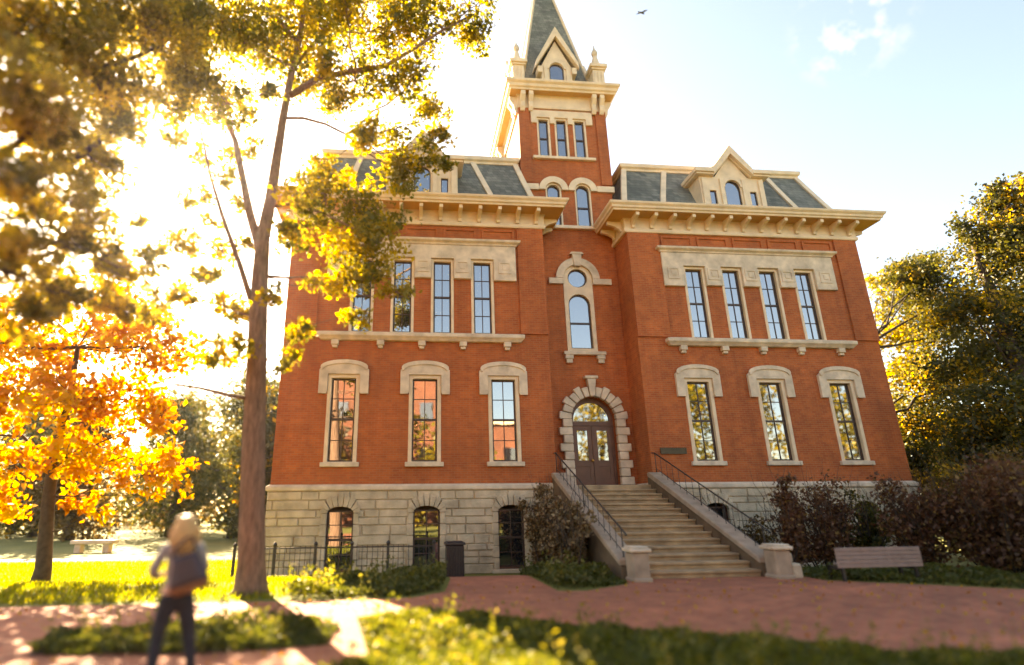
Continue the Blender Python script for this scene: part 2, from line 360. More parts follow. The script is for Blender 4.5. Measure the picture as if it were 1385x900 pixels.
# first floor windows under segmental limestone hoods
for (a, b) in L1+R1:
    z0, z1 = Z1; c = (a+b)/2; hw = (b-a)/2
    f = MB().prism(rect(a-FR, b+FR, z0-.02, z1+FR), -.035, .2, [rect(a, b, z0+.0, z1)]).build('window', M['cream'], hall, .012)
    sash(f, a, b, z0, z1, .1)
    MB().box(a-.22, b+.22, -.12, .2, z0-.17, z0-.02).build('sill', M['stone'], f, .015)
    o = hw+.43; i = hw+FR+.002
    poly = [(c-i, 5.82), (c-i, z1+FR), (c+i, z1+FR), (c+i, 5.82), (c+i+.03, 5.74), (c+o, 5.74), (c+o, 6.58)]
    poly += [(c+o*.9*math.cos(R(t_)), 6.62+.24*math.sin(R(t_))) for t_ in range(10, 171, 10)]+[(c-o, 6.58), (c-o, 5.74), (c-i-.03, 5.74)]
    h = MB().prism(poly, -.11, .03)
    h.prism([(c+o*.93, 6.56)]+[(c+o*.96*math.cos(R(t_)), 6.66+.26*math.sin(R(t_))) for t_ in range(0, 181, 12)]+[(c-o*.93, 6.56)]+[(c+o*.86*math.cos(R(t_)), 6.56+.22*math.sin(R(t_))) for t_ in range(180, -1, -12)], -.15, -.108)
    h.build('hood', M['stone'], f, .015)
# second floor: four windows under one limestone band
for w2 in (L2, R2):
    lo, hi = w2[0][0]-.95, w2[-1][1]+.95
    for (a, b) in w2:
        f = MB().prism(rect(a-.1, b+.1, Z2[0]-.02, Z2[1]+.1), -.03, .2, [rect(a, b, Z2[0], Z2[1])]).build('window', M['cream'], hall, .012)
        sash(f, a, b, Z2[0], Z2[1], .1)
    top, ear = 11.42, 10.02
    poly = [(lo, top), (lo, ear)]; q = [(a-.102, b+.102) for a, b in w2]; zi = Z2[1]+.102
    for k, (a, b) in enumerate(q): poly += [(a, ear+.05 if 0 < k else ear), (a, zi), (b, zi), (b, ear+.05 if k < 3 else ear)]
    poly += [(hi, ear), (hi, top)]
    l = MB().prism(poly, -.13, .03).build('lintel', M['stone'], hall, .015)
    MB().sweep([(lo-.02, .02), (lo-.02, -.13), (hi+.02, -.13), (hi+.02, .02)], [(-.02, 11.42), (.03, 11.42), (.05, 11.48), (.15, 11.54), (.17, 11.62), (-.02, 11.66)]).build('lintel_cap', M['stone'], l, .01)
    m = MB()
    cs = [(lo+q[0][0])/2]+[(q[k][1]+q[k+1][0])/2 for k in range(3)]+[(q[3][1]+hi)/2]
    for c in cs: MB().prism(rect(c-.24, c+.24, 10.3, 10.78), -.155, -.128, [rect(c-.17, c+.17, 10.37, 10.71)]).box(c-.09, c+.09, -.15, -.128, 10.45, 10.63).build('carved_panel', M['stone'], l)
    s_ = MB().sweep([(lo+.0, .02), (lo, -.05), (hi, -.05), (hi, .02)], [(-.04, 7.62), (.08, 7.64), (.14, 7.72), (.2, 7.78), (.2, 7.9), (.12, 7.93), (-.04, 7.985)]).build('sill_course', M['stone'], hall, .012)
    for c in cs: MB().box(c-.13, c+.13, -.17, .02, 7.46, 7.635).box(c-.09, c+.09, -.12, .02, 7.36, 7.46).build('corbel', M['stone'], s_, .015)

# basement: water table, rough ashlar courses, arched windows
for (x0, x1, w0) in ((XL, XN, L0), (XM, XR, R0)):
    MB().sweep([(x0, BY if x0 > 0 else DEP), (x0, 0), (x1, 0), (x1, BY if x0 < 0 else DEP)], [(-.02, 2.56), (.1, 2.56), (.12, 2.6), (.12, 2.7), (.03, 2.76), (-.02, 2.76)]).build('water_table', M['stone'], hall, .012)
    holes = [rect(a-.09, b+.09, Z0[0]-.05, Z0[1]+.1) for a, b in w0]
    fnd = MB().prism(rect(x0+.003, x1-.003, -.3, 2.6), -.036, .4, holes).box(x0+.003, x0+.4, .4, DEP, -.3, 2.6).box(x1-.4, x1-.003, .4, DEP, -.3, 2.6).build('foundation', M['mortar'], hall)
    m = MB(); z = -.25; random.seed(3)
    while z < 2.54:
        h = random.choice((.2, .24, .3, .34)); z1 = min(z+h, 2.55)
        if 2.55-z1 < .12: z1 = 2.55
        x = x0-.06-random.random()*.3
        while x < x1+.06:
            ln = random.uniform(.45, 1.25); a, b = max(x, x0-.06), min(x+ln, x1+.06); x += ln
            segs = [(a, b)]
            for (p, q_) in w0:
                if z < Z0[1]+.06 and z1 > Z0[0]-.14:
                    nn = []
                    for (u, v) in segs:
                        if v <= p-.03 or u >= q_+.03: nn.append((u, v)); continue
                        if u < p-.03: nn.append((u, p-.03))
                        if v > q_+.03: nn.append((q_+.03, v))
                    segs = nn
            for (u, v) in segs:
                if v-u < .06: continue
                g_ = .007; y0 = -.058-random.random()*.03; j = [random.uniform(0, .022) for _ in range(4)]; e = .022
                m.add([(u+g_, -.01, z+g_), (v-g_, -.01, z+g_), (v-g_, -.01, z1-g_), (u+g_, -.01, z1-g_),
                       (u+g_, -.045, z+g_), (v-g_, -.045, z+g_), (v-g_, -.045, z1-g_), (u+g_, -.045, z1-g_),
                       (u+g_+e, y0-j[0], z+g_+e), (v-g_-e, y0-j[1], z+g_+e), (v-g_-e, y0-j[2], z1-g_-e), (u+g_+e, y0-j[3], z1-g_-e)],
                      [(0, 1, 5, 4), (1, 2, 6, 5), (2, 3, 7, 6), (3, 0, 4, 7), (4, 5, 9, 8), (5, 6, 10, 9), (6, 7, 11, 10), (7, 4, 8, 11), (8, 9, 10, 11)])
        z = z1
    m.build('ashlar_facing', M['stone_rough'], fnd)
    for (a, b) in w0:
        c = (a+b)/2; hw = (b-a)/2
        inner = [(c+hw*math.cos(R(t_)), 1.86+.19*math.sin(R(t_))) for t_ in range(0, 181, 15)]
        f = MB().prism([(a-.085, Z0[0]-.05), (b+.085, Z0[0]-.05), (b+.085, 2.14), (a-.085, 2.14)], .03, .16, [[(a, Z0[0]), (b, Z0[0])]+inner]).build('window', M['door'], hall)
        sash(f, a, b, Z0[0], 1.95, .08, rows=2, cols=2)
        v = MB()
        for k in range(9):
            t0, t1 = 180-k*20-.9, 180-(k+1)*20+.9; o1 = .34 if k % 2 else .42
            p = lambda t_, e, zz: (c+(hw+.0+e)*math.cos(R(t_)), 1.87+(.2+zz)*math.sin(R(t_)))
            v.prism([p(t0, 0, 0), p(t1, 0, 0), p(t1, .21, o1), p(t0, .21, o1)], -.13-.02*(k % 2), .02)
        for sx in (-1, 1):
            zz = Z0[0]-.05
            for k in range(5):
                zt = Z0[0]-.05+(1.87-Z0[0]+.05)*(k+1)/5; wd = .21 if k % 2 else .17
                xa, xb = sorted((c+sx*(hw+.0), c+sx*(hw+wd))); v.box(xa, xb, -.115-.015*(k % 2), .02, zz+.008, zt-.008); zz = zt
        v.build('stone_surround', M['stone_rough'], f, .012)
        MB().box(a-.24, b+.24, -.16, .1, Z0[0]-.17, Z0[0]-.052).build('sill', M['stone'], f, .015)

# tower with the recessed centre bay as its foot
TX0, TX1, TY0, TY1, TTOP = 4.58, 8.46, BY, 5.6, 19.1
DC, AC = 6.82, 6.64                                  # door and arched window centres
TW = [(5.42, 5.84), (6.22, 6.65), (7.05, 7.48)]; TA = [(5.62, 6.16), (6.88, 7.44)]
holes = [archpoly(DC-.84, DC+.84, 2.7, 5.1), archpoly(AC-.58, AC+.58, 7.8, 9.72), arc(AC, 10.84, .5, 0, 345, 23)]
holes += [rect(a-.08, b+.08, 16.5, 18.5) for a, b in TW]+[archpoly(a-.07, b+.07, 13.15, 14.85) for a, b in TA]
holes[1] = archpoly(AC-.55, AC+.55, 7.8, 9.68)
m = MB().prism(rect(TX0, TX1, 0, TTOP), TY0, TY0+.4, holes)
m.box(TX0, TX0+.4, TY0+.4, TY1, 0, TTOP).box(TX1-.4, TX1, TY0+.4, TY1, 0, TTOP).box(TX0+.4, TX1-.4, TY1-.4, TY1, 0, TTOP)
m.build('tower_wall', M['brick'], hall)
for a, b in ((TX0-.05, TX0+.42), (TX1-.42, TX1+.05)):   # brick corner strips of the belfry stage
    for ya, yb_ in ((TY0-.06, TY0+.42), (TY1-.42, TY1+.06)): MB().box(a, b, ya, yb_, 15.2, 18.99).build('corner_strip', M['brick'], hall)
for a, b in TW:
    f = MB().prism(rect(a-.08, b+.08, 16.5, 18.5), TY0-.03, TY0+.2, [rect(a, b, 16.56, 18.42)]).build('window', M['cream'], hall, .01)
    sash(f, a, b, 16.56, 18.42, TY0+.08, rows=1, cols=1)
lo, hi = 5.08, 7.86
poly = [(lo, 18.88), (lo, 18.2)]
for a, b in TW: poly += [(a-.082, 18.2), (a-.082, 18.502), (b+.082, 18.502), (b+.082, 18.2)]
poly += [(hi, 18.2), (hi, 18.88)]
MB().prism(poly, TY0-.1, TY0+.02).build('lintel', M['cream'], hall, .015)
MB().box(lo, hi, TY0-.14, TY0+.1, 16.36, 16.497).build('sill', M['cream'], hall, .015)
MB().box(XN+.1, XM-.1, TY0-.16, TY0+.1, 13.0, 13.148).build('sill', M['cream'], hall, .015)
for a, b in TA:
    c = (a+b)/2
    f = MB().prism(archpoly(a-.07, b+.07, 13.15, 14.85), TY0-.03, TY0+.2, [archpoly(a, b, 13.2, 14.85)]).build('window', M['cream'], hall, .01)
    sash(f, a, b, 13.2, 14.85+(b-a)/2, TY0+.08, arch=True, cols=1)
m = MB(); ca, cb = (sum(TA[0])/2, sum(TA[1])/2)
band = (14.82, 15.1)
ri = .35
for c in (ca, cb):
    m.prism(arc(c, 14.84, .635, 0, 180, 20)+arc(c, 14.84, ri+.002, 180, 0, 20), TY0-.13, TY0+.02)
m.box(TX0-.1, ca-.636, TY0-.11, TY0+.02, *band).box(cb+.636, TX1+.1, TY0-.11, TY0+.02, *band)
m.box(TX0-.1, TX0+.01, TY0+.021, TY1, *band).box(TX1-.01, TX1+.1, TY0+.021, TY1, *band)
m.build('arch_band', M['cream'], hall, .012)

# bay window: tall arched light with a round light above it under one hood
f = MB().prism(archpoly(AC-.6, AC+.6, 7.72, 10.84, 20), TY0-.03, TY0+.2, [archpoly(AC-.44, AC+.44, 7.86, 9.68), arc(AC, 10.82, .4, 0, 345, 23)]).build('window', M['cream'], hall, .01)
sash(f, AC-.44, AC+.44, 7.86, 10.12, TY0+.08, arch=True, cols=1)
sash(f, AC-.4, AC+.4, 10.42, 11.22, TY0+.08, round_=True)
m = MB().prism(arc(AC, 10.78, .9, 0, 180, 22)+arc(AC, 10.78, .6, 180, 0, 22), TY0-.14, TY0+.02)
m.box(AC-1.2, AC-.602, TY0-.13, TY0+.02, 10.53, 10.777).box(AC+.602, AC+1.38, TY0-.13, TY0+.02, 10.53, 10.777)
m.prism([(AC-.13, 11.3), (AC+.13, 11.3), (AC+.2, 11.82), (AC-.2, 11.82)], TY0-.19, TY0+.02).prism([(AC-.3, 11.822), (AC+.3, 11.822), (AC+.22, 11.92), (AC-.22, 11.92)], TY0-.2, TY0+.02)
m.build('hood', M['stone'], f, .015)
m = MB().box(AC-.78, AC+.88, TY0-.17, TY0+.1, 7.58, 7.718)
for c in (AC-.58, AC+.68): m.box(c-.16, c+.16, TY0-.15, TY0+.02, 7.42, 7.58).box(c-.12, c+.12, TY0-.12, TY0+.02, 7.26, 7.42)
m.build('sill', M['stone'], f, .015)

# entrance: double door, half-round light, rusticated surround
dr = MB().prism(archpoly(DC-.84, DC+.84, 2.7, 5.1, 20), TY0+.2, TY0+.3, [rect(DC-.74, DC-.02, 2.74, 4.9), rect(DC+.02, DC+.74, 2.74, 4.9), [(DC-.7, 5.06), (DC+.7, 5.06)]+arc(DC, 5.08, .7, 2, 178, 18)]).build('door', M['door'], hall)
for s_ in (-1, 1):
    x0, x1 = sorted((DC+s_*.024, DC+s_*.738))
    lf = MB().prism(rect(x0, x1, 2.744, 4.898), TY0+.23, TY0+.28, [rect(x0+.16, x1-.16, 3.62, 4.72), rect(x0+.14, x1-.14, 2.92, 3.4)]).prism(rect(x0+.141, x1-.141, 2.921, 3.399), TY0+.25, TY0+.27).build('door_leaf', M['door'], dr)
    MB().box(x0+.161, x1-.161, TY0+.25, TY0+.258, 3.621, 4.719).build('pane', M['glass'], dr)
MB().prism([(DC-.69, 5.07), (DC+.69, 5.07)]+arc(DC, 5.08, .69, 2, 178, 18), TY0+.25, TY0+.258).build('transom_pane', M['glass'], dr)
MB().lathe((0, 0, 0), [(.0, -.05), (.05, -.03), (.055, 0), (.05, .03), (0, .05)]).build('knob', M['brass'], dr, world=False)
kb = [o for o in dr.children if o.name.startswith('knob')][0]; kb.location = Vector((DC-.06, TY0+.2, 3.62))-base_of(dr)
m = MB(); RI = .845
NV = 13
for k in range(NV):
    a0, a1 = 180*k/NV+.6, 180*(k+1)/NV-.6; ro = 1.32 if k % 2 == 0 else 1.22
    if k == NV//2: continue
    m.prism(arc(DC, 5.1, RI, a0, a1, 3)+arc(DC, 5.1, ro, a1, a0, 3), TY0-.17-.03*(k % 2), TY0+.05)
a0, a1 = 180*(NV//2)/NV+.6, 180*(NV//2+1)/NV-.6
m.prism([(DC+RI*math.cos(R(a0)), 5.1+RI), (DC+.17, 6.62), (DC-.17, 6.62), (DC+RI*math.cos(R(a1)), 5.1+RI)], TY0-.24, TY0+.05)
m.box(DC-.26, DC+.26, TY0-.26, TY0+.05, 6.622, 6.74)
for s_ in (-1, 1):
    z = 2.72
    for k in range(8):
        zt = z+.2975; o1 = 1.34 if k % 2 == 0 else 1.2
        a, b = sorted((DC+s_*RI, DC+s_*o1)); m.box(a, b, TY0-.17-.03*(k % 2), TY0+.05, z+.006, zt-.006); z = zt
m.build('door_surround', M['stone'], hall, .025)

# main cornice with brackets, mansard roofs, dormers
prof = [(-.02, 12.25), (.1, 12.25), (.12, 12.3), (.12, 12.4), (.08, 12.42), (.08, 12.8), (.13, 12.86), (-.02, 12.86)]
prof2 = [(-.3, 12.862), (.72, 12.862), (.74, 12.93), (.79, 12.95), (.81, 13.03), (.88, 13.1), (.9, 13.18), (-.3, 13.22)]
for (pth, x0, x1) in (([(XL, DEP), (XL, 0), (XN, 0), (XN, BY+.05)], XL, XN), ([(XM, BY+.05), (XM, 0), (XR, 0), (XR, DEP)], XM, XR)):
    c = MB().sweep(pth, prof).sweep(pth, prof2).build('cornice', M['cream'], hall, .01)
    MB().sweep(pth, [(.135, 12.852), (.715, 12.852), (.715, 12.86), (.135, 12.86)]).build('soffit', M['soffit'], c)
    def brk(x, y, dx, dy):
        # stepped scroll bracket: out along (dx, dy)
        m = MB(); tx, ty = -dy, dx
        pr = [(.085, 12.42), (.16, 12.42), (.2, 12.52), (.38, 12.63), (.56, 12.68), (.66, 12.71), (.66, 12.85), (.085, 12.85)]
        vs = [(x+dx*o+tx*s_*.07, y+dy*o+ty*s_*.07, z) for s_ in (-1, 1) for o, z in pr]; k = len(pr)
        m.add(vs, [tuple(range(k)), tuple(reversed(range(k, 2*k)))]+[(i, (i+1) % k, k+(i+1) % k, k+i) for i in range(k)])
        m.build('bracket', M['cream'], c, .01)
    n = 13
    for i in range(n): brk(x0+.25+(x1-x0-.5)*i/(n-1), 0, 0, -1)
    for (xx, dx) in ((x0, -1), (x1, 1)):
        inner = (x0 < 0 and dx == 1) or (x0 > 0 and dx == -1)
        for y in ((.25, .95) if inner else [.25+.8*i for i in range(6)]): brk(xx, y, dx, 0)
    tl, tr_ = (XL+.75, 4.3) if x0 < 0 else (9.2, XR-.75)
    zb, zt, yt, yb = 13.0, 16.25, 1.55, DEP-1.5
    lo_ = [(x0, 0), (x1, 0), (x1, DEP), (x0, DEP)]; hi_ = [(tl, yt), (tr_, yt), (tr_, yb), (tl, yb)]
    n = 6; vs = []
    for k in range(n+1):
        t_ = k/n; u = t_**.88
        vs += [(a[0]+(b[0]-a[0])*u, a[1]+(b[1]-a[1])*u, zb+(zt-zb)*t_) for a, b in zip(lo_, hi_)]
    roof = MB().add(vs, [(k*4+i, k*4+(i+1) % 4, (k+1)*4+(i+1) % 4, (k+1)*4+i) for k in range(n) for i in range(4)]+[(n*4, n*4+1, n*4+2, n*4+3)]).build('roof', M['slate'], hall)
    MB().sweep([(tl, yt), (tr_, yt), (tr_, yb), (tl, yb)], [(-.1, 16.1), (.1, 16.1), (.12, 16.2), (.2, 16.26), (.22, 16.42), (-.1, 16.45)], True).build('deck_trim', M['cream'], roof, .01)
    def slope(x, t_, off=.03):
        u = t_**.88; return Vector((x, yt*u-off, zb+(zt-zb)*t_))
    xs = [(x0+.04, tl), (x1-.04, tr_)]
    xs += [(3.35, 2.45), (-2.85, -2.25)] if x0 < 0 else [(9.95, 11.05), (16.35, 15.75)]
    for (xb_, xt_) in xs:
        pts = [slope(xb_+(xt_-xb_)*k/6, k/6) for k in range(7)]; mm = MB()
        vs = [p+Vector((dx, dy, 0)) for p in pts for dx, dy in ((-.11, .06), (-.11, -.05), (.11, -.05), (.11, .06))]
        mm.add(vs, [(k*4+i, k*4+(i+1) % 4, (k+1)*4+(i+1) % 4, (k+1)*4+i) for k in range(6) for i in range(4)]+[(0, 1, 2, 3), (24, 25, 26, 27)])
        mm.build('roof_rib', M['cream'], roof)
    # triple dormer with a centre gable
    dc = .3 if x0 < 0 else 13.2
    y0, y1 = .12, 1.5
    AW = [(dc-.33, dc+.33, 13.35, 14.62)]; SW = [(dc-1.02, dc-.74, 13.45, 14.45), (dc+.74, dc+1.02, 13.45, 14.45)]
    hl = [archpoly(AW[0][0], AW[0][1], 13.35, 14.62)]+[rect(a, b, c_, d) for a, b, c_, d in SW]
    body = [(dc-1.5, 13.1), (dc+1.5, 13.1), (dc+1.4, 13.5), (dc+1.4, 15.1), (dc+.72, 15.1), (dc, 16.1), (dc-.72, 15.1), (dc-1.4, 15.1), (dc-1.4, 13.5)]
    dm = MB().prism(body, y0, y0+.12, hl).box(dc-1.4, dc-1.28, y0+.12, y1, 13.1, 15.1).box(dc+1.28, dc+1.4, y0+.12, y1, 13.1, 15.1).build('dormer', M['cream'], hall, .01)
    cap = MB()
    for s_ in (-1, 1):
        a, b = sorted((dc+s_*.85, dc+s_*1.6)); cap.box(a, b, y0-.2, y1, 15.1, 15.18).box(a-(.05 if s_ < 0 else 0), b+(.05 if s_ > 0 else 0), y0-.27, y1, 15.181, 15.36)
        # raking boards of the gable
        p = [(dc+s_*.86, 15.1), (dc+s_*.86, 15.42), (dc, 16.52), (dc, 16.1)]
        cap.prism(p, y0-.25, y0-.02); cap.prism([(dc+s_*.84, 15.05), (dc+s_*.84, 15.3), (dc, 16.3), (dc, 16.02)], y0-.1, y0+.06)
        cap.prism([(dc+s_*.86, 15.2), (dc+s_*.86, 15.4), (dc, 16.5), (dc, 16.3)], y0-.02, y1+.9)
    cap.build('dormer_gable', M['cream'], dm, .01)
    tr = MB()
    for a, b in ((dc-.56, dc-.4), (dc+.4, dc+.56), (dc-1.34, dc-1.14), (dc+1.14, dc+1.34)): tr.box(a, b, y0-.07, y0+.01, 13.2, 15.0)
    tr.prism(arc(dc, 14.62, .47, 0, 180, 16)+arc(dc, 14.62, .335, 180, 0, 16), y0-.05, y0+.01)
    tr.build('dormer_trim', M['cream'], dm, .01)
    sash(dm, AW[0][0], AW[0][1], 13.35, 14.95, y0+.06, arch=True, cols=1, mid=False, wdt=.04)
    for a, b, c_, d in SW: sash(dm, a, b, c_, d, y0+.06, cols=1, wdt=.035, mid=False)
MB().box(XN-.1, XM+.1, TY1-.3, DEP-.5, 12.4, 13.0).build('connecting_roof', M['deck'], hall)
MB().box(XN, XM, DEP-.9, DEP-.5, 0, 12.4).build('rear_wall', M['brick'], hall)

# tower head: cornice, pinnacles, gabled lucarnes, spire
pth = [(TX0, TY0), (TX1, TY0), (TX1, TY1), (TX0, TY1)]
tc_ = MB().sweep(pth, [(-.02, 18.98), (.08, 18.98), (.1, 19.08), (.06, 19.1), (.06, 19.6), (.12, 19.66), (-.02, 19.66)], True).sweep(pth, [(-.6, 19.662), (.42, 19.662), (.45, 19.74), (.52, 19.78), (.55, 19.9), (.64, 19.97), (.66, 20.08), (-.6, 20.14)], True).build('tower_cornice', M['cream'], hall, .01)
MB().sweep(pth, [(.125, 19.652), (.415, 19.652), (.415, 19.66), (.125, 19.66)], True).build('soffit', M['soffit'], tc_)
def brk2(x, y, dx, dy):
    m = MB(); tx, ty = -dy, dx
    pr = [(.05, 18.78), (.14, 18.78), (.22, 18.95), (.24, 19.2), (.4, 19.45), (.4, 19.65), (.05, 19.65)]; k = len(pr)
    vs = [(x+dx*o+tx*s_*.1, y+dy*o+ty*s_*.1, z) for s_ in (-1, 1) for o, z in pr]
    m.add(vs, [tuple(range(k)), tuple(reversed(range(k, 2*k)))]+[(i, (i+1) % k, k+(i+1) % k, k+i) for i in range(k)]).build('bracket', M['cream'], tc_, .01)
for x in (TX0+.14, TX0+.5, TX1-.5, TX1-.14): brk2(x, TY0, 0, -1); brk2(x, TY1, 0, 1)
for y in (TY0+.14, TY0+.5, TY1-.5, TY1-.14): brk2(TX0, y, -1, 0); brk2(TX1, y, 1, 0)
SC = ((TX0+TX1)/2+.02, (TY0+TY1)/2)
prf = [(1.95, 20.1), (1.62, 20.9), (1.36, 22.4), (.98, 24.6), (.42, 27.8), (.05, 30.0)]
vs = [(SC[0]+sx*r, SC[1]+sy*r, z) for r, z in prf for sx, sy in ((-1, -1), (1, -1), (1, 1), (-1, 1))]
sp = MB().add(vs, [(k*4+i, k*4+(i+1) % 4, (k+1)*4+(i+1) % 4, (k+1)*4+i) for k in range(5) for i in range(4)]+[(20, 21, 22, 23)]).build('spire', M['slate'], hall)
m = MB()
for sx, sy in ((-1, -1), (1, -1), (1, 1), (-1, 1)): m.tube([(SC[0]+sx*r, SC[1]+sy*r, z) for r, z in prf], .07, 6)
m.build('hip_roll', M['cream'], sp)
for (px, py) in ((TX0+.02, TY0+.08), (TX1-.12, TY0+.08), (TX0+.02, TY1-.08), (TX1-.12, TY1-.08)):
    p = MB()
    for s_, z0, z1 in ((.36, 20.08, 20.35), (.27, 20.35, 21.2), (.33, 21.2, 21.3), (.4, 21.3, 21.48)): p.box(px-s_, px+s_, py-s_, py+s_, z0, z1)
    for sx in (-.17, .0, .17): p.box(px+sx-.05, px+sx+.05, py-.3, py-.26, 20.42, 21.1)
    po = p.build('pinnacle', M['cream'], hall, .012)
    MB().lathe((px, py, 0), [(.3, 21.48), (.24, 21.6), (.13, 22.05), (.1, 22.2)], 8, False).build('pinnacle_cap', M['cream'], po)
    MB().lathe((px, py, 0), [(.05, 22.18), (.12, 22.26), (.15, 22.4), (.1, 22.55), (.05, 22.62), (.02, 22.85)], 10).build('finial', M['stone'], po)
def lucarne(cx, cy, dx, dy):
    """gabled window at the spire's foot, facing (dx, dy)"""
    q0 = len
    def put(mb, y0, y1, poly, holes=()):
        b = len(mb.v); mb.prism(poly, y0, y1, holes)
        mb.v[b:] = [(cx-dy*x+dx*(-y), cy+dx*x+dy*(-y), z) if dx else (cx-dy*x, cy-dy*(-y)*-1*1 if False else cy+dy*(-y), z) for x, y, z in mb.v[b:]]
    hole = archpoly(-.34, .34, 20.3, 21.35)
    d = MB(); put(d, -.02, .12, [(-.78, 20.1), (.78, 20.1), (.72, 20.6), (.72, 21.5), (0, 23.0), (-.72, 21.5), (-.72, 20.6)], [hole])
    for s_ in (-1, 1):
        a, b = sorted((s_*.6, s_*.72)); put(d, .12, 1.0, rect(a, b, 20.1, 21.5))
    d = d.build('lucarne', M['cream'], hall, .01)
    g = MB()
    for s_ in (-1, 1):
        put(g, -.25, -.03, [(s_*1.02, 21.3), (s_*1.0, 21.62), (0, 23.65), (0, 23.1)])
        put(g, -.03, 1.5, [(s_*1.02, 21.45), (s_*1.0, 21.6), (0, 23.62), (0, 23.42)])
        a, b = sorted((s_*.44, s_*.6)); put(g, -.08, -.015, rect(a, b, 20.2, 21.5))
        a, b = sorted((s_*.7, s_*.92)); put(g, -.15, .3, rect(a, b, 21.05, 21.4))
    put(g, -.07, -.015, arc(0, 21.36, .5, 0, 180, 16)+arc(0, 21.36, .345, 180, 0, 16))
    g.build('lucarne_gable', M['cream'], d, .01)
    s = MB(); put(s, .04, .08, archpoly(-.34, .34, 20.3, 21.35), [archpoly(-.29, .29, 20.35, 21.35)]); s.build('sash', M['sash'], d)
    s = MB(); put(s, .055, .062, archpoly(-.32, .32, 20.32, 21.35)); s.build('pane', M['glass'], d)
lucarne(SC[0]-.08, TY0+.12, 0, -1)
lucarne(TX1-.12, SC[1], 1, 0); lucarne(TX0+.12, SC[1], -1, 0)

# ------------------------------------------------------------------ plaque, stairs, rails
pq = MB().prism(rect(8.72, 9.62, 3.73, 3.91), -.05, .01).prism(rect(8.7, 9.64, 3.71, 3.93), -.06, -.03, [rect(8.74, 9.6, 3.75, 3.89)]).build('wall_plaque', M['bronze'])
tag(pq, 'small dark bronze plaque on the brick beside the stair head', 'plaque')

NS = 15; YT, YB, ZT, ZB = -.25, -5.8, 2.68, .42
st = thing('stone_staircase', (6.65, -3, .4), 'broad worn stone staircase climbing to the arched front door', 'stairs')
lnd = MB().box(XN+.06, XM-.06, YT, BY-.02, 2.5, ZT).build('landing', M['step'], st, .02)
MB().box(XN+.3, XM-.3, YT+.3, BY-.1, -.2, 2.498).build('landing_base', M['stone_rough'], st)
rise = (ZT-ZB)/NS; run = (YT-YB)/(NS-1)
random.seed(5)
for k in range(NS-1):
    zt = ZT-rise*(k+1); y1 = YT-run*k; y0 = y1-run
    MB().box(5.2, 8.12, y0-.03, y1+.0, zt-.06, zt).box(5.2, 8.12, y0+.01, y1, zt-rise-.02, zt-.061).build('step', M['step'], st, .012)
def zst(y): return ZB+(ZT-ZB)*(y-YB)/(YT-YB)
for (x0, x1) in ((4.8, 5.19), (8.13, 8.5)):
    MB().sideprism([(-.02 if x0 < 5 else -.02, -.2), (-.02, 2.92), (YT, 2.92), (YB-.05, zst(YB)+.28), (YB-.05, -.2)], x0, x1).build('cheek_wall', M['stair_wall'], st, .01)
    cp = MB()
    a = Vector((0, YT+.12, 2.95)); b = Vector((0, YB-.05, zst(YB)+.29))
    cp.sideprism([(a.y, a.z), (a.y, a.z+.13), (YT-.05, 3.08), (b.y, b.z+.13), (b.y, b.z)], x0-.05, x1+.05)
    cp.build('coping', M['coping'], st, .02)
    xc = (x0+x1)/2 - (.02 if x0 < 5 else -.35)
    w_ = .26 if x0 < 5 else .33
    pr = MB()
    xa, xb = (4.9, 5.28) if x0 < 5 else (8.2, 8.58)
    pr.box(xa, xb, -6.3, -5.86, .2, 1.02).box(xa-.03, xb+.03, -6.33, -5.82, .2, .5)
    po = pr.build('pier', M['coping'], st, .03)
    MB().box(xa-.05, xb+.05, -6.36, -5.8, 1.022, 1.1).box(xa-.01, xb+.01, -6.31, -5.85, 1.102, 1.14).build('pier_cap', M['stone'], po, .02)
    if x0 > 5: MB().box(xb+.035, xb+.3, -6.2, -5.7, .2, .72).box(xb+.032, xb+.17, -6.12, -5.75, .722, .95).build('stepped_block', M['stone_rough'], st, .04)
    # iron handrail
    hr = MB(); xr = x0+.12 if x0 < 5 else x1-.12
    hr.tube([(xr, .0, 3.75), (xr, YT, 3.72), (xr, YB, zst(YB)+1.05), (xr, YB-.2, zst(YB)+.95)], .021, 8)
    hr.tube([(xr, YT, 3.2), (xr, YB+.1, zst(YB)+.58)], .011, 6)
    h = hr.build('handrail', M['iron'], st)
    for k in range(0, 15):
        y = YT-(YT-YB)*k/14*.985; zz = zst(y)
        MB().tube([(xr, y, zz+.3), (xr, y, zz+1.06)], .015 if k % 7 == 0 else .008, 6).build('baluster', M['iron'], h)

# ------------------------------------------------------------------ fence, bin, bench
fn = thing('iron_fence', (-2, -2.9, 0), 'low black iron picket fence in front of the pale basement wall', 'fence')
FY = -2.9; FZ = gz(FY); posts = [at(u, 740, FY).x for u in (318, 372, 427, 476, 525, 587)]
FT = at(427, 741, FY).z
for i, x in enumerate(posts):
    MB().box(x-.035, x+.035, FY-.035, FY+.035, FZ-.1, FT+.06).lathe((x, FY, 0), [(.05, FT+.06), (.055, FT+.1), (.03, FT+.14), (.0, FT+.16)], 8).build('post', M['iron'], fn)
for a, b in zip(posts[:-1], posts[1:]):
    m = MB().box(a+.035, b-.035, FY-.014, FY+.014, FT-.02, FT+.015).box(a+.035, b-.035, FY-.014, FY+.014, FZ+.12, FZ+.15)
    n = max(2, round((b-a)/.13))
    for k in range(1, n): m.tube([(a+(b-a)*k/n, FY, FZ+.08), (a+(b-a)*k/n, FY, FT+.05)], .008, 5)
    m.build('picket_panel', M['iron'], fn)
bp = at(615, 783, -1.6); bx = bp.x; by = -1.6; bz = gz(by)
bn = thing('litter_bin', (bx, by, bz), 'dark slatted metal litter bin beside the fence end', 'bin')
m = MB(); h = at(615, 732, by).z-bz
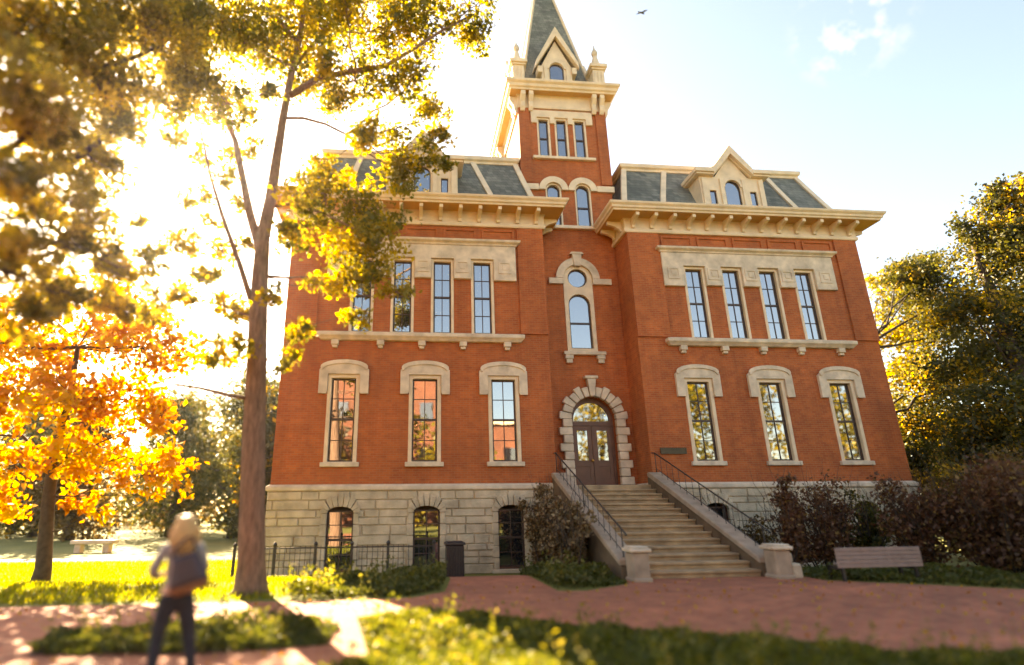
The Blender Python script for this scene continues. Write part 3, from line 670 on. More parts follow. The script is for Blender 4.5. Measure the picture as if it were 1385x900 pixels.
m.box(bx-.26, bx+.26, by-.26, by+.26, bz+.06, bz+h-.1).build('bin_body', M['bin'], bn, .03)
MB().box(bx-.3, bx+.3, by-.3, by+.3, bz+h-.1, bz+h-.03).box(bx-.24, bx+.24, by-.24, by+.24, bz+h-.03, bz+h).build('lid', M['bin'], bn, .02)
MB().box(bx-.22, bx+.22, by-.22, by+.22, bz-.03, bz+.06).build('foot', M['iron'], bn)
m = MB()
for k in range(7): m.box(bx-.25+k*.0767, bx-.21+k*.0767, by-.285, by-.262, bz+.1, bz+h-.14)
m.build('slats', M['iron'], bn, .005)

by0 = -7.0; bg0 = gz(by0)
p0, p1 = at(1129, 741, by0), at(1244, 743, by0); bx0, bx1 = p0.x, p1.x; zt = p0.z; zb_ = at(1129, 769, by0).z
be = thing('park_bench', ((bx0+bx1)/2, by0, bg0), 'weathered plank bench with a solid back among the shrubs', 'bench')
back = MB()
for k in range(5):
    a = zb_+(zt-zb_)*k/5; b = zb_+(zt-zb_)*(k+1)/5-.006; back.box(bx0, bx1, by0, by0+.035, a, b)
back.build('backrest', M['bench'], be, .006)
seat = MB()
for k in range(4): seat.box(bx0+.3, bx1-.05, by0+.1+k*.115, by0+.2+k*.115, zb_+.02, zb_+.055)
seat.build('seat', M['bench'], be, .006)
for x in (bx0+.14, bx1-.14):
    MB().box(x-.03, x+.03, by0+.04, by0+.09, bg0-.05, zt-.04).box(x-.03, x+.03, by0+.44, by0+.5, bg0-.05, zb_+.02).box(x-.03, x+.03, by0+.09, by0+.5, zb_-.05, zb_+.019).build('leg', M['iron'], be)

sb = thing('stone_bench', (-22, 16, 0), 'pale stone bench far across the sunny lawn', 'bench')
q0, q1 = at(100, 735, 13), at(158, 732, 13)
sb.location = ((q0.x+q1.x)/2, 13, 0)
MB().box(q0.x, q1.x, 12.6, 13.2, .42, .6).build('seat', M['stone'], sb, .03)
for x in (q0.x+.35, q1.x-.35): MB().box(x-.15, x+.15, 12.7, 13.1, -.05, .42).build('leg', M['stone'], sb, .02)

# ------------------------------------------------------------------ vegetation
def leaf_mesh(name, P, size, mat, parent, rnd=None, up_bias=.0, aspect=.6, kind=None):
    """one pointed, slightly folded leaf at every point of P"""
    n = len(P); o0 = np.array(base_of(parent)) if parent is not None else np.zeros(3)
    P = P-o0
    a = rng.normal(size=(n, 3)); a /= np.linalg.norm(a, axis=1)[:, None]
    b = rng.normal(size=(n, 3)); b[:, 2] += up_bias; b -= a*(a*b).sum(1)[:, None]; b /= np.linalg.norm(b, axis=1)[:, None]
    c = np.cross(a, b); s = (size*rng.uniform(.65, 1.35, n))[:, None]
    v = np.stack([P-a*s*.5, P+b*s*aspect*.5+c*s*.08, P+a*s*.5-c*s*.1, P-b*s*aspect*.5+c*s*.08], 1).reshape(-1, 3)
    me = bpy.data.meshes.new(name); me.vertices.add(4*n); me.vertices.foreach_set('co', v.ravel())
    me.loops.add(4*n); me.loops.foreach_set('vertex_index', np.arange(4*n)); me.polygons.add(n)
    me.polygons.foreach_set('loop_start', np.arange(n)*4)
    at_ = me.attributes.new('rnd', 'FLOAT', 'FACE'); r = rng.random(n) if rnd is None else rnd
    at_.data.foreach_set('value', r.astype(np.float32)); me.update(); me.validate()
    me.materials.append(mat); o = bpy.data.objects.new(name, me); link(o, parent)
    if kind: tag(o, kind=kind)
    return o
def cluster_pts(clumps, n, sub=.26, nsub=14, squash=.8):
    """leaves gathered in twig-end tufts inside each clump so that gaps stay open"""
    C = np.array([c[:3] for c in clumps]); r = np.array([c[3] for c in clumps]); wgt = r**2.2; wgt /= wgt.sum()
    pts = []; rn = []; tufts = []
    for ci, ri, k in zip(C, r, np.maximum(8, (wgt*n).astype(int))):
        m_ = max(4, int(nsub*min(2.2, max(.5, ri))))
        d = rng.normal(size=(m_, 3)); d /= np.linalg.norm(d, axis=1)[:, None]; d *= (rng.random(m_)**.45)[:, None]*ri; d[:, 2] *= squash
        sc = ci+d; tufts.append(sc); j = rng.integers(0, m_, k); tone = rng.random(m_)
        g = rng.normal(size=(k, 3))*ri*sub; g[:, 2] *= .75
        pts.append(sc[j]+g); rn.append(np.clip(tone[j]*.82+rng.random(k)*.26-.04, 0, 1))
    return np.concatenate(pts), np.concatenate(rn), tufts
def wobble(a, b, n=6, amp=.08, sag=0.0):
    a, b = Vector(a), Vector(b); L = (b-a).length
    return [a.lerp(b, i/n)+Vector([random.uniform(-1, 1)*amp*L*(0 < i < n) for _ in range(3)])+Vector((0, 0, sag*L*math.sin(math.pi*i/n))) for i in range(n+1)]
def grow(name, label, cat, base, trunk, trad, clumps, nleaf, lsize, leaf, bark, limbs=(), group=None, twigs=True, sub=.26, nsub=14, rscale=1.0):
    """tree: trunk part with roots flare, branch part reaching each clump, crown of leaves"""
    t = thing(name, base, label, cat, group)
    tm = MB(); tm.tube(trunk, trad, 12); 
    tk = tm.build('trunk', M[bark], t)
    bm_ = MB(); pts = [Vector(p) for p in trunk[len(trunk)//3:]]
    for (pp, r0, r1) in limbs:
        rr = [.86*(r0+(r1-r0)*i/(len(pp)-1)) for i in range(len(pp))]; bm_.tube(pp, rr, 8); pts += [Vector(p) for p in pp]
    P, rn, tufts = cluster_pts(clumps, nleaf, sub, nsub)
    for c, tf in zip(clumps, tufts):
        cc = Vector(c[:3]); low = [p for p in pts if p.z < cc.z+.4] or pts
        s_ = min(low, key=lambda p: (p-cc).length)
        if (s_-cc).length > .25: bm_.tube(wobble(s_, cc, 5, .05, -.04), [max(.012, .035*rscale*c[3])*(1-.11*i) for i in range(6)], 6)
        if twigs:
            for q in tf[::2]: bm_.tube(wobble(cc, Vector(q), 3, .08), [.018*rscale, .014*rscale, .01*rscale, .006*rscale], 4, False)
    if bm_.v: bm_.build('branches', M[bark], t, recalc=False)
    leaf_mesh('crown', P, lsize, M[leaf], t, rn)
    return t
def px(lst, Y):
    """clumps given where the photograph shows them, at their own depth"""
    o = []
    for (u, v, r, dy) in lst:
        p = at(u, v, Y+dy); o.append((p.x, p.y, p.z, r*(p-CAM).dot(fw)/FPX))
    return o

# the young shade tree before the hall's left corner
TYT = -6.7; gb = gz(TYT)
def A(u, v, dy=0): return tuple(at(u, v, TYT+dy))
trunk = [A(337, 812), A(339, 795), A(340, 760), A(341, 690), A(343, 600), A(347, 500), A(349, 430), A(352, 372), A(356, 320), A(366, 270), A(375, 210), A(382, 165), A(392, 110), A(405, 55), A(415, -20)]
cl = px([(575, 22, 48, 0), (635, 12, 40, -.5), (520, 45, 45, .6), (470, 25, 45, -.8), (420, 30, 45, .5), (480, 110, 42, 0), (560, 105, 40, -.6), (590, 150, 28, .3), (596, 185, 22, .2), (545, 205, 38, .4), (505, 190, 34, -.6), (455, 130, 30, .8), (430, 80, 30, -1),
         (545, 235, 32, .8), (585, 215, 26, .5), (640, 50, 28, .2), (400, 262, 30, -.6), (440, 262, 40, .2), (490, 285, 42, .6), (525, 315, 38, .3), (470, 330, 48, -.2), (395, 320, 34, -.5), (500, 375, 38, .4), (532, 395, 22, .6), (440, 375, 30, .2),
         (400, 450, 26, -.8), (385, 490, 24, -.9), (480, 430, 22, .2), (300, 480, 30, -.4), (320, 420, 26, .6), (430, 300, 30, .6),
         (330, 60, 55, -.4), (280, 110, 50, .4), (380, 20, 50, 0), (350, 130, 26, -.5), (310, 215, 20, .5), (250, 60, 40, 0), (340, 200, 18, .3), (275, 265, 18, -.3), (320, 270, 15, .4), (300, 340, 20, .2), (270, 380, 20, -.3), (305, 415, 22, .2), (560, -40, 60, 0), (450, -60, 80, .3), (330, -60, 90, 0), (320, 470, 24, -.7), (365, 400, 22, -1.0), (230, 20, 45, .3), (300, 30, 50, -.5), (400, 90, 40, .3), (250, 150, 30, .3), (310, 140, 34, -.3), (270, 210, 18, .2), (330, 330, 16, .3), (285, 300, 14, 0), (250, 400, 22, .2), (200, 420, 22, 0), (440, 215, 20, .2), (230, 330, 18, 0)], TYT)
limbs = [([A(354, 352), A(350, 330), A(338, 290, .1), A(328, 240, .2), A(318, 190, .3), A(300, 150, .4), A(280, 100, .4)], .15, .04),
         ([A(347, 430), A(325, 360, -.3), A(300, 290, -.5), A(285, 240, -.6), A(268, 160, -.6)], .085, .025),
         ([A(386, 160), A(410, 160, -.1), A(440, 168, -.2), (A(468, 182, -.2)), A(486, 195, -.3)], .045, .03),
         ([A(392, 130), A(430, 106, -.1), A(480, 96, -.2), A(520, 90, -.2), A(560, 66, -.3), A(600, 40, -.3), A(640, 20, -.4)], .1, .03),
         ([A(404, 60), A(380, 30, .3), A(340, 5, .5), A(290, -40, .6)], .07, .03), ([A(398, 90), A(440, 40, .4), A(470, -10, .5)], .06, .03),
         ([A(341, 540), A(310, 535, -.3), A(270, 525, -.5), A(235, 520, -.6)], .06, .03),
         ([A(366, 280), A(400, 275, .1), A(440, 290, .2), A(480, 310, .3), A(510, 330, .4)], .05, .02)]
grow('shade_tree', 'tall slender trunk with thin gold green leaves before the hall corner', 'tree', A(337, 812), trunk, [.44, .33, .275, .255, .24, .22, .205, .185, .16, .135, .115, .098, .085, .07, .05], cl, 42000, .14, 'leaf_gold', 'bark', limbs, sub=.24, nsub=15)

# canopy tree standing out of the frame, its low boughs fill the upper left
TC = Vector((-8.2, -10.8, gz(-10.8)))
cl = []
for (u, v, r, Y) in [(20, 40, 70, -11), (90, 60, 70, -10.5), (60, 150, 60, -12), (20, 230, 60, -12.3), (10, 330, 55, -11.5), (40, 420, 45, -11), (130, 110, 60, -9.5), (120, 20, 60, -10), (200, 40, 60, -9.5), (180, 130, 55, -9), (120, 190, 50, -9.5),
                  (90, 270, 45, -10.5), (70, 340, 45, -10), (110, 400, 40, -9.5), (130, 330, 35, -9), (160, 380, 35, -8.8), (250, 100, 40, -8.5), (40, 100, 60, -12.5), (5, 130, 60, -12), (150, 240, 30, -9), (250, 30, 45, -8.8), (200, 350, 28, -8.4), (260, 330, 26, -8.2), (140, 290, 18, -9), (190, 300, 14, -9), (250, 270, 16, -8.6), (300, 240, 18, -8.4), (180, 180, 26, -9), (235, 190, 20, -8.6), (60, 290, 34, -10), (30, 370, 34, -10.5), (80, 400, 34, -9.5), (150, 345, 24, -9), (120, 250, 30, -9.5), (60, 200, 40, -10.5), (285, 370, 18, -8.4), (230, 400, 24, -8.6), (170, 420, 26, -9)]:
    p = at(u, v, Y); cl.append((p.x, p.y, p.z, r*(p-CAM).dot(fw)/FPX))
trunk = [TC+Vector((0, 0, -.1)), TC+Vector((.05, 0, 1.2)), TC+Vector((.15, .1, 3)), TC+Vector((.3, .2, 5.2)), TC+Vector((.5, .4, 8)), TC+Vector((.6, .6, 11))]
limbs = [(wobble(trunk[2], at(60, 320, -11.2), 5, .04), .14, .05), (wobble(trunk[3], at(150, 180, -9.5), 6, .04), .15, .05), (wobble(trunk[3], at(40, 180, -12), 5, .04), .12, .05), (wobble(trunk[4], at(140, 60, -10), 5, .04), .13, .05), (wobble(trunk[4], at(220, 60, -9), 5, .05), .1, .04)]
grow('canopy_tree', 'overhanging amber leafed boughs filling the upper left corner', 'tree', TC, trunk, [.42, .36, .32, .28, .2, .1], cl, 30000, .115, 'leaf_amber', 'bark_dark', limbs, sub=.24, nsub=16)

# low orange maple on the lawn
MY = -1.6; mb = at(57, 772, MY); mb.z = gz(MY)
tr_ = [mb+Vector((0, 0, -.1)), mb+Vector((.02, 0, .5)), at(62, 720, MY), at(66, 670, MY), at(75, 610, MY), at(95, 540, MY), at(105, 470, MY)]
cl = px([(120, 450, 55, 0), (60, 470, 60, .5), (190, 470, 50, -.5), (240, 480, 40, 0), (30, 540, 60, -.5), (100, 540, 60, -1), (170, 540, 55, .3), (220, 560, 40, -.6), (235, 620, 32, 0), (200, 640, 36, -.4), (150, 620, 50, .4), (90, 620, 48, -.6), (20, 630, 50, 0), (15, 690, 28, .2), (110, 675, 28, .5), (150, 400, 40, .4), (60, 400, 40, 0), (5, 440, 50, .6), (-40, 560, 70, 0), (-60, 460, 70, 0), (205, 430, 35, .8), (130, 690, 22, -.5), (245, 660, 20, -.5)], MY)
grow('maple_tree', 'low orange and yellow maple glowing on the lawn behind the walker', 'tree', mb, tr_, [.26, .2, .175, .155, .13, .1, .06], cl, 9500, .23, 'leaf_orange', 'bark_dark', [], sub=.2, nsub=16)

# trees to the right of the hall
def far_tree(name, label, base, h, rad, leaf, n, ls, group=None, tr=.3, seed=0, crown0=.3, nc=16):
    random.seed(seed); b = Vector(base)
    cl = []
    for k in range(nc):
        t_ = crown0+(1-crown0)*(k+.5)/nc; prof = math.sin(math.pi*min(1, (t_-crown0)/(1-crown0)*.85+.15))**.6
        a = random.uniform(0, math.tau); rr = rad*prof*random.uniform(.25, .75)
        cl.append((b.x+rr*math.cos(a), b.y+rr*math.sin(a), b.z+h*t_, rad*random.uniform(.32, .52)))
    trunk = [b+Vector((random.uniform(-.02, .02)*h*(i > 0), random.uniform(-.02, .02)*h*(i > 0), h*.85*i/6-.1)) for i in range(7)]
    return grow(name, label, 'tree', b, trunk, [tr*(1.25 if i == 0 else 1-.13*i) for i in range(7)], cl, n, ls, leaf, 'bark_dark', [], group, False, .27, 16, 1.6)
def px_tree(name, label, base, trunk, tr, lst, Y, leaf, n, ls, group=None, sub=.26):
    return grow(name, label, 'tree', base, trunk, tr, px(lst, Y), n, ls, leaf, 'bark_dark', [], group, False, sub, 16, 1.6)
yb = Vector((23.5, 10.0, 0))
px_tree('yellow_tree', 'yellow leafed tree glowing between the hall right corner and the round tree', yb, [yb, yb+Vector((0, 0, 3)), yb+Vector((-.2, 0, 6)), yb+Vector((-.3, 0, 9))], [.25, .2, .15, .07],
        [(1192, 385, 18, 0), (1205, 420, 24, .5), (1200, 460, 24, 0), (1225, 450, 26, .5), (1215, 500, 26, 0), (1235, 400, 22, .3), (1225, 540, 26, 0), (1240, 590, 30, 0), (1245, 500, 26, 0)], 10.0, 'leaf_amber', 7000, .22)
b1 = Vector((21.8, 5.5, 0))
px_tree('round_tree', 'rounded dark green tree touching the hall right corner', b1, [b1, b1+Vector((0, 0, 3)), b1+Vector((.2, 0, 6)), b1+Vector((.3, 0, 9))], [.35, .28, .22, .1],
        [(1240, 372, 32, 0), (1262, 400, 40, .5), (1225, 368, 24, -1), (1278, 450, 40, 0), (1255, 500, 30, 1), (1285, 520, 44, -1), (1245, 575, 40, 0), (1285, 580, 40, .5), (1255, 625, 45, -.6), (1205, 372, 14, 1), (1260, 360, 24, .5), (1300, 640, 40, .5), (1225, 640, 36, -.5)], 5.5, 'leaf_dark', 36000, .17)
b2 = Vector((22.5, -1.0, 0))
px_tree('dark_tree', 'tall dark tree with yellow flecks filling the right edge', b2, [b2, b2+Vector((0, 0, 3)), b2+Vector((.1, .2, 6)), b2+Vector((.1, .3, 10)), b2+Vector((0, .3, 12))], [.45, .36, .28, .18, .08],
        [(1370, 265, 28, 0), (1340, 290, 30, .8), (1310, 315, 24, 0), (1375, 320, 40, -1), (1330, 350, 40, .5), (1375, 400, 48, .2), (1320, 420, 42, -.6), (1365, 470, 50, .6), (1310, 490, 40, .8), (1345, 540, 52, -.6), (1385, 560, 50, 0), (1315, 590, 44, .4), (1370, 620, 52, -.5), (1410, 450, 60, 0), (1420, 340, 60, .5), (1430, 600, 60, 0), (1330, 650, 46, 0), (1395, 285, 36, 0), (1390, 245, 18, .3), (1350, 255, 14, .3)], -1.0, 'leaf_dark', 46000, .16)

# background trees left of the hall
far = [(-13, 26, 12, 4.4, 'leaf_green'), (-9.6, 22, 10, 3.4, 'leaf_dark'), (-19, 30, 11, 4.2, 'leaf_green'), (-25, 27, 10, 4.0, 'leaf_brown'), (-31, 33, 12, 4.6, 'leaf_dark'), (-16, 40, 12.5, 4.5, 'leaf_dark'), (-24, 44, 13, 5, 'leaf_brown'), (-37, 40, 13, 5, 'leaf_green'), (-8, 36, 12, 4.2, 'leaf_brown'), (-44, 36, 13, 5.2, 'leaf_brown')]
labs = ['squat olive green tree in the gap between maple and hall', 'small dark tree hard against the hall left corner', 'green tree behind the maple, mid row of the background', 'brown leafed tree far behind the maple trunk', 'dark flecked tree far left behind the maple',
        'tall dark tree at the back of the left gap', 'wide brown tree at the back beyond the stone bench', 'green tree at the far back left edge', 'tall brown tree rising behind the hall left side', 'brown tree at the far left edge of the lawn']
for i, ((x, y, h, r, lf), lb) in enumerate(zip(far, labs)): far_tree('background_tree', lb, (x, y, 0), h, r, lf, 7500, .36, 'trees across the lawn', .3, 20+i, .06, 20)

cl = [(x, 58+6*math.sin(x*1.7), 1.5+3.2*k+random.uniform(-.5, .5), 3.2) for x in range(-80, 4, 4) for k in range(3)]
P, rn, _ = cluster_pts(cl, 16000, .3, 8); tag(leaf_mesh('distant_wood', P, .6, M['leaf_brown'], None, rn), 'far brown wood closing the view beyond the lawn at left', 'wood', None, 'stuff')
cl = [(x, 30+5*math.sin(x*1.3), 1.5+3.2*k+random.uniform(-.5, .5), 3.2) for x in range(24, 70, 4) for k in range(3)]
P, rn, _ = cluster_pts(cl, 9000, .3, 8); tag(leaf_mesh('distant_wood', P, .6, M['leaf_brown'], None, rn), 'far brown wood closing the view beyond the trees at right', 'wood', None, 'stuff')

# shrubs
def shrub(name, label, x, y, w_, d, h, leaf, n, ls, seed, group=None, z=None, ragged=.28):
    random.seed(seed); b = Vector((x, y, gz(y) if z is None else z)); t = thing(name, b, label, 'shrub', group)
    sm_ = MB(); cl = []
    for k in range(12):
        dx, dy = random.uniform(-.5, .5)*w_, random.uniform(-.5, .5)*d; tip = b+Vector((dx, dy, h*random.uniform(.55, 1.0)*(1-.35*abs(dx)/(.5*w_+.01)*0.6)))
        sm_.tube(wobble(b+Vector((dx*.35, dy*.35, -.05)), tip, 4, .05), [.025, .02, .016, .012, .006], 5)
        L = tip.z-b.z
        for q in (.25, .5, .75, .95): p = b.lerp(tip, q); cl.append((p.x+random.uniform(-.1, .1)*w_, p.y, b.z+L*q, min(w_, h)*random.uniform(.12, .2)))
    for k in range(22):
        dx, dy = random.uniform(-.5, .5)*w_, random.uniform(-.5, .5)*d
        sm_.tube(wobble(b+Vector((dx*.6, dy*.6, h*.35)), b+Vector((dx*1.25, dy*1.2, h*random.uniform(.7, 1.16))), 4, .07), [.012, .01, .008, .006, .003], 4)
    sm_.build('stems', M['bark_dark'], t)
    P, rn, _ = cluster_pts(cl, n, .42, 10, 1.0)
    P = P[P[:, 2] > gz(y)-.02]; leaf_mesh('foliage', P, ls, M[leaf], t, None)
    return t
shrub('leafy_shrub', 'tall mottled brown shrub by the stair top, beside the last basement window', 4.1, -1.9, 1.2, 1.9, 2.75, 'leaf_vine', 5200, .12, 1)
shrub('leafy_shrub', 'lower mottled brown shrub hugging the foot of the left stair wall', 4.2, -3.9, 1.05, 2.0, 1.9, 'leaf_vine', 4200, .11, 2)
shrub('grey_shrub', 'small grey green shrub just behind the right stair wall', 9.3, -3.2, 1.3, 1.6, 1.5, 'leaf_brown', 1800, .1, 3)
shrub('maroon_shrub', 'upright dark maroon shrub beside the right stair pier', 9.85, -4.6, .95, 1.0, 2.3, 'leaf_maroon', 5500, .09, 4)
shrub('maroon_shrub', 'loose maroon shrub against the stone wall behind the bench left end', 11.6, -3.4, 2.0, 1.2, 2.6, 'leaf_maroon', 4500, .1, 5)
shrub('olive_shrub', 'olive green shrub behind the middle of the bench', 13.1, -3.2, 1.6, 1.2, 2.4, 'leaf_green', 3000, .11, 6)
shrub('maroon_shrub', 'tangled maroon shrub behind the bench right end', 13.3, -4.7, 1.8, 1.2, 2.3, 'leaf_maroon', 5500, .1, 7)
shrub('brown_hedge', 'tall brown maroon thicket right of the bench', 14.4, -5.8, 2.8, 1.8, 2.7, 'leaf_maroon', 12000, .11, 8)
shrub('brown_hedge', 'brown thicket at the far right edge by the path', 14.2, -8.3, 2.6, 1.8, 2.3, 'leaf_maroon', 10000, .1, 9)
shrub('brown_hedge', 'rusty thicket below the dark tree at right', 17.0, -5.0, 3.2, 2.2, 3.1, 'leaf_brown', 12000, .12, 10)
shrub('brown_hedge', 'rusty thicket at the hall right corner under the round tree', 18.6, -1.6, 2.6, 2.2, 3.2, 'leaf_brown', 8000, .13, 12)
shrub('brown_hedge', 'dark hedge mass beyond the thickets at right', 22.0, 1.5, 5.0, 2.2, 3.6, 'leaf_brown', 11000, .16, 13)

def in_poly(x, y, poly):
    c = np.zeros(len(x), bool); j = len(poly)-1
    for i in range(len(poly)):
        xi, yi = poly[i]; xj, yj = poly[j]
        with np.errstate(divide='ignore', invalid='ignore'): c ^= ((yi > y) != (yj > y)) & (x < (xj-xi)*(y-yi)/(yj-yi+1e-12)+xi)
        j = i
    return c
GZ = np.vectorize(gz)
def cover(name, label, poly, dens, h, ls, leaf, sprigs=0):
    P_ = np.array(poly); lo, hi = P_.min(0), P_.max(0); n = int(dens*(hi-lo).prod())
    x, y = rng.uniform(lo[0], hi[0], n), rng.uniform(lo[1], hi[1], n); k = in_poly(x, y, poly); x, y = x[k], y[k]
    hump = .5+.3*np.sin(x*2.1+1.3*np.sin(y*1.7))+.25*np.sin(y*2.9+x*1.1)+.2*np.sin(x*5.3-y*4.1)
    z = GZ(y)+h*np.clip(hump, .15, 1.2)*rng.random(len(x))**.6+.01
    P = np.stack([x, y, z], 1); rn = np.clip(rng.random(len(x))*.7+.3*hump*.6, 0, 1)
    if sprigs:
        j = rng.integers(0, len(x), sprigs); L = rng.uniform(.1, .32, sprigs); ex = []
        for q in range(9): ex.append(P[j]+np.stack([rng.normal(0, .02, sprigs)+.1*q/9*rng.normal(0, 1, sprigs), rng.normal(0, .02, sprigs), L*q/8+h*.3], 1))
        e = np.concatenate(ex); P = np.concatenate([P, e]); rn = np.concatenate([rn, rng.uniform(.5, 1, len(e))])
    o = leaf_mesh(name, P, ls, M[leaf], None, rn, .6, .55); return tag(o, label, 'ground cover', None, 'stuff')
cover('ground_cover', 'leafy ground cover filling the front bed, sunlit at left', [(-.72, -9.6), (.2, -9.2), (1.0, -9.4), (1.9, -9.95), (3.15, -10.75), (4.6, -11.55), (7.0, -12.6), (9, -14), (9, -15.5), (-1.6, -15.5), (-1.3, -13.2), (-.45, -11.3)], 1200, .15, .075, 'leaf_cover', 200)
ground_patch('island_bed_soil', [(-4.9, -9.8), (-1.6, -9.5), (-1.0, -10.0), (-1.05, -10.8), (-2.3, -11.05), (-4.6, -10.85)], M['soil'], .012)
cover('ground_cover', 'narrow strip of ground cover between the two paths behind the walker', [(-4.9, -9.75), (-1.6, -9.45), (-.95, -10.0), (-1.0, -10.85), (-2.3, -11.1), (-4.6, -10.9)], 1100, .15, .085, 'leaf_cover_dark', 40)
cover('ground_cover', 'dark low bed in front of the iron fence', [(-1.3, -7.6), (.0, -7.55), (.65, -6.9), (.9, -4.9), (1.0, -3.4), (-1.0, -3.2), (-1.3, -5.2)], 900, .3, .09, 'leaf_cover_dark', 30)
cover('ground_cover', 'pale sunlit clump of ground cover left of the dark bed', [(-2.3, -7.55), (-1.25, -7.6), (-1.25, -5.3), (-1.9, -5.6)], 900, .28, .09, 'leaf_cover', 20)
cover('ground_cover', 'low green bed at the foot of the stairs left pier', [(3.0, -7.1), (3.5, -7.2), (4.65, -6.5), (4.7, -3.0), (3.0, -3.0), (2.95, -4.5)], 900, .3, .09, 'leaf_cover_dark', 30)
cover('ground_cover', 'dark strip of ground cover under the bench and thickets', [(9.0, -6.6), (10.2, -7.4), (12.5, -9.1), (16, -11.2), (17, -10), (12, -5.5), (9.0, -5.4)], 600, .2, .09, 'leaf_cover_dark')

def blades(name, poly, dens, h, label):
    P_ = np.array(poly); lo, hi = P_.min(0), P_.max(0); n = int(dens*(hi-lo).prod())
    x, y = rng.uniform(lo[0], hi[0], n), rng.uniform(lo[1], hi[1], n); k = in_poly(x, y, poly); x, y = x[k], y[k]; n = len(x)
    B = np.stack([x, y, GZ(y)], 1); a = rng.uniform(0, math.tau, n); w_ = .012+.008*rng.random(n)
    d = np.stack([np.cos(a), np.sin(a), 0*a], 1)*w_[:, None]; L = h*rng.uniform(.5, 1.2, n)
    tip = B+np.stack([rng.normal(0, .35, n)*L, rng.normal(0, .35, n)*L, L], 1)
    v = np.stack([B-d, B+d, tip], 1).reshape(-1, 3)
    me = bpy.data.meshes.new(name); me.vertices.add(3*n); me.vertices.foreach_set('co', v.ravel()); me.loops.add(3*n); me.loops.foreach_set('vertex_index', np.arange(3*n))
    me.polygons.add(n); me.polygons.foreach_set('loop_start', np.arange(n)*3)
    at_ = me.attributes.new('rnd', 'FLOAT', 'FACE'); at_.data.foreach_set('value', rng.random(n).astype(np.float32)); me.update(); me.validate()
    me.materials.append(M['grass']); o = link(bpy.data.objects.new(name, me)); return tag(o, label, 'grass', None, 'stuff')
blades('grass', [(-16, -7.3), (-2.4, -7.5), (-2.0, -5.6), (-1.2, -3.2), (-4.5, -.2), (-5, 6), (-26, 8), (-26, 0)], 260, .12, 'bright sunlit lawn grass left of the hall')

# fallen leaves on the paving
n = 900; x, y = rng.uniform(-9, 12, n), rng.uniform(-13.5, -6, n)
P = np.stack([x, y, GZ(y)+.02], 1)
k = in_poly(x, y, path_poly) | in_poly(x, y, [(-30, -11.0), (-4.9, -11.0), (-2.3, -11.25), (-.9, -10.95), (-1.5, -13.2), (-30, -13.5)])
tag(leaf_mesh('fallen_leaves', P[k], .07, M['leaf_orange'], None), 'scattered fallen leaves on the brick paving', 'leaves', None, 'stuff')

# ------------------------------------------------------------------ what stands behind the camera and shows in the windows
bb = thing('brick_building', (9, -46, 0), 'plain brick building across the green, seen only mirrored in the windows', 'building')
hs = [rect(-11+3*i, -9.6+3*i, z, z+2) for i in range(9) for z in (2, 6, 10.8) if z < 10 or i < 5]
MB().prism([(-13, 0), (16, 0), (16, 10.5), (4.5, 10.5), (4.5, 15.5), (-13, 15.5)], -46, -40, [] ).build('wall', M['brick_far'], bb)
for h_ in hs: MB().prism(h_, -39.98, -39.9).build('window', M['glass'], bb)
MB().box(4.6, 16.4, -46.4, -39.6, 10.5, 10.9).box(-13.4, 4.55, -46.4, -39.6, 15.5, 15.9).build('roof', M['cream'], bb)
spots = [(4.5, -31, 8, 'leaf_amber'), (-8, -35, 10, 'leaf_brown'), (-1.5, -34, 11, 'leaf_gold'), (21, -38, 15, 'leaf_amber'), (28, -34, 14, 'leaf_gold'), (36, -37, 16, 'leaf_amber'), (44, -34, 15, 'leaf_gold'), (52, -38, 16, 'leaf_dark')]
lb = ['low amber tree before the mirrored building middle', 'brown tree west of the mirrored building', 'gold tree nearest the mirrored building west end', 'amber tree at the mirrored building east end', 'gold tree mirrored in the lower right windows', 'tall amber tree mirrored in the right windows', 'gold tree far right across the green', 'dark tree farthest right across the green']
for i, ((x, y, h, lf), l_) in enumerate(zip(spots, lb)): far_tree('mirrored_tree', l_, (x, y, 0), h, 4.2, lf, 2600, .5, 'trees across the green mirrored in the windows', .35, 60+i, .06, 18)

# ------------------------------------------------------------------ the walker
def skin(name, joints, edges, mat, parent, sub=2, root=0):
    """one continuous body grown round a jointed skeleton"""
    me = bpy.data.meshes.new(name); me.from_pydata([j[:3] for j in joints], edges, []); o = bpy.data.objects.new(name, me); link(o, parent)
    md = o.modifiers.new('skin', 'SKIN'); md.use_smooth_shade = True; sv = me.skin_vertices[0].data
    for i, j in enumerate(joints):
        r = j[3]; sv[i].radius = r if hasattr(r, '__len__') else (r, r); sv[i].use_root = (i == root)
    o.modifiers.new('sub', 'SUBSURF').levels = sub; o.modifiers['sub'].render_levels = sub
    me.materials.append(mat); return o
WB = Vector((-2.47, -12.12, gz(-12.12)))
def hand(J, E, wrist, d, side, curl):
    """palm, four unequal fingers and a thumb, appended to a skeleton"""
    d = Vector(d).normalized(); s_ = Vector(side).normalized(); w_ = Vector(J[wrist][:3]); cn = d.cross(s_)
    J.append((*(w_+d*.05), (.032, .018))); E.append((wrist, len(J)-1)); p = len(J)-1
    for k, L in enumerate((.065, .075, .07, .055)):
        q = w_+d*.085+s_*(.03-.02*k); J.append((*q, .0105)); E.append((p, len(J)-1))
        m_ = q+(d*.6+cn*curl).normalized()*L*.6; J.append((*m_, .009)); E.append((len(J)-2, len(J)-1))
        e = m_+(d*.2+cn*curl*1.6).normalized()*L*.5; J.append((*e, .0075)); E.append((len(J)-2, len(J)-1))
    q = w_+d*.035+s_*.04; J.append((*q, .012)); E.append((p, len(J)-1))
    J.append((*(q+d*.03+s_*.018+cn*curl*.02), .0095)); E.append((len(J)-2, len(J)-1))
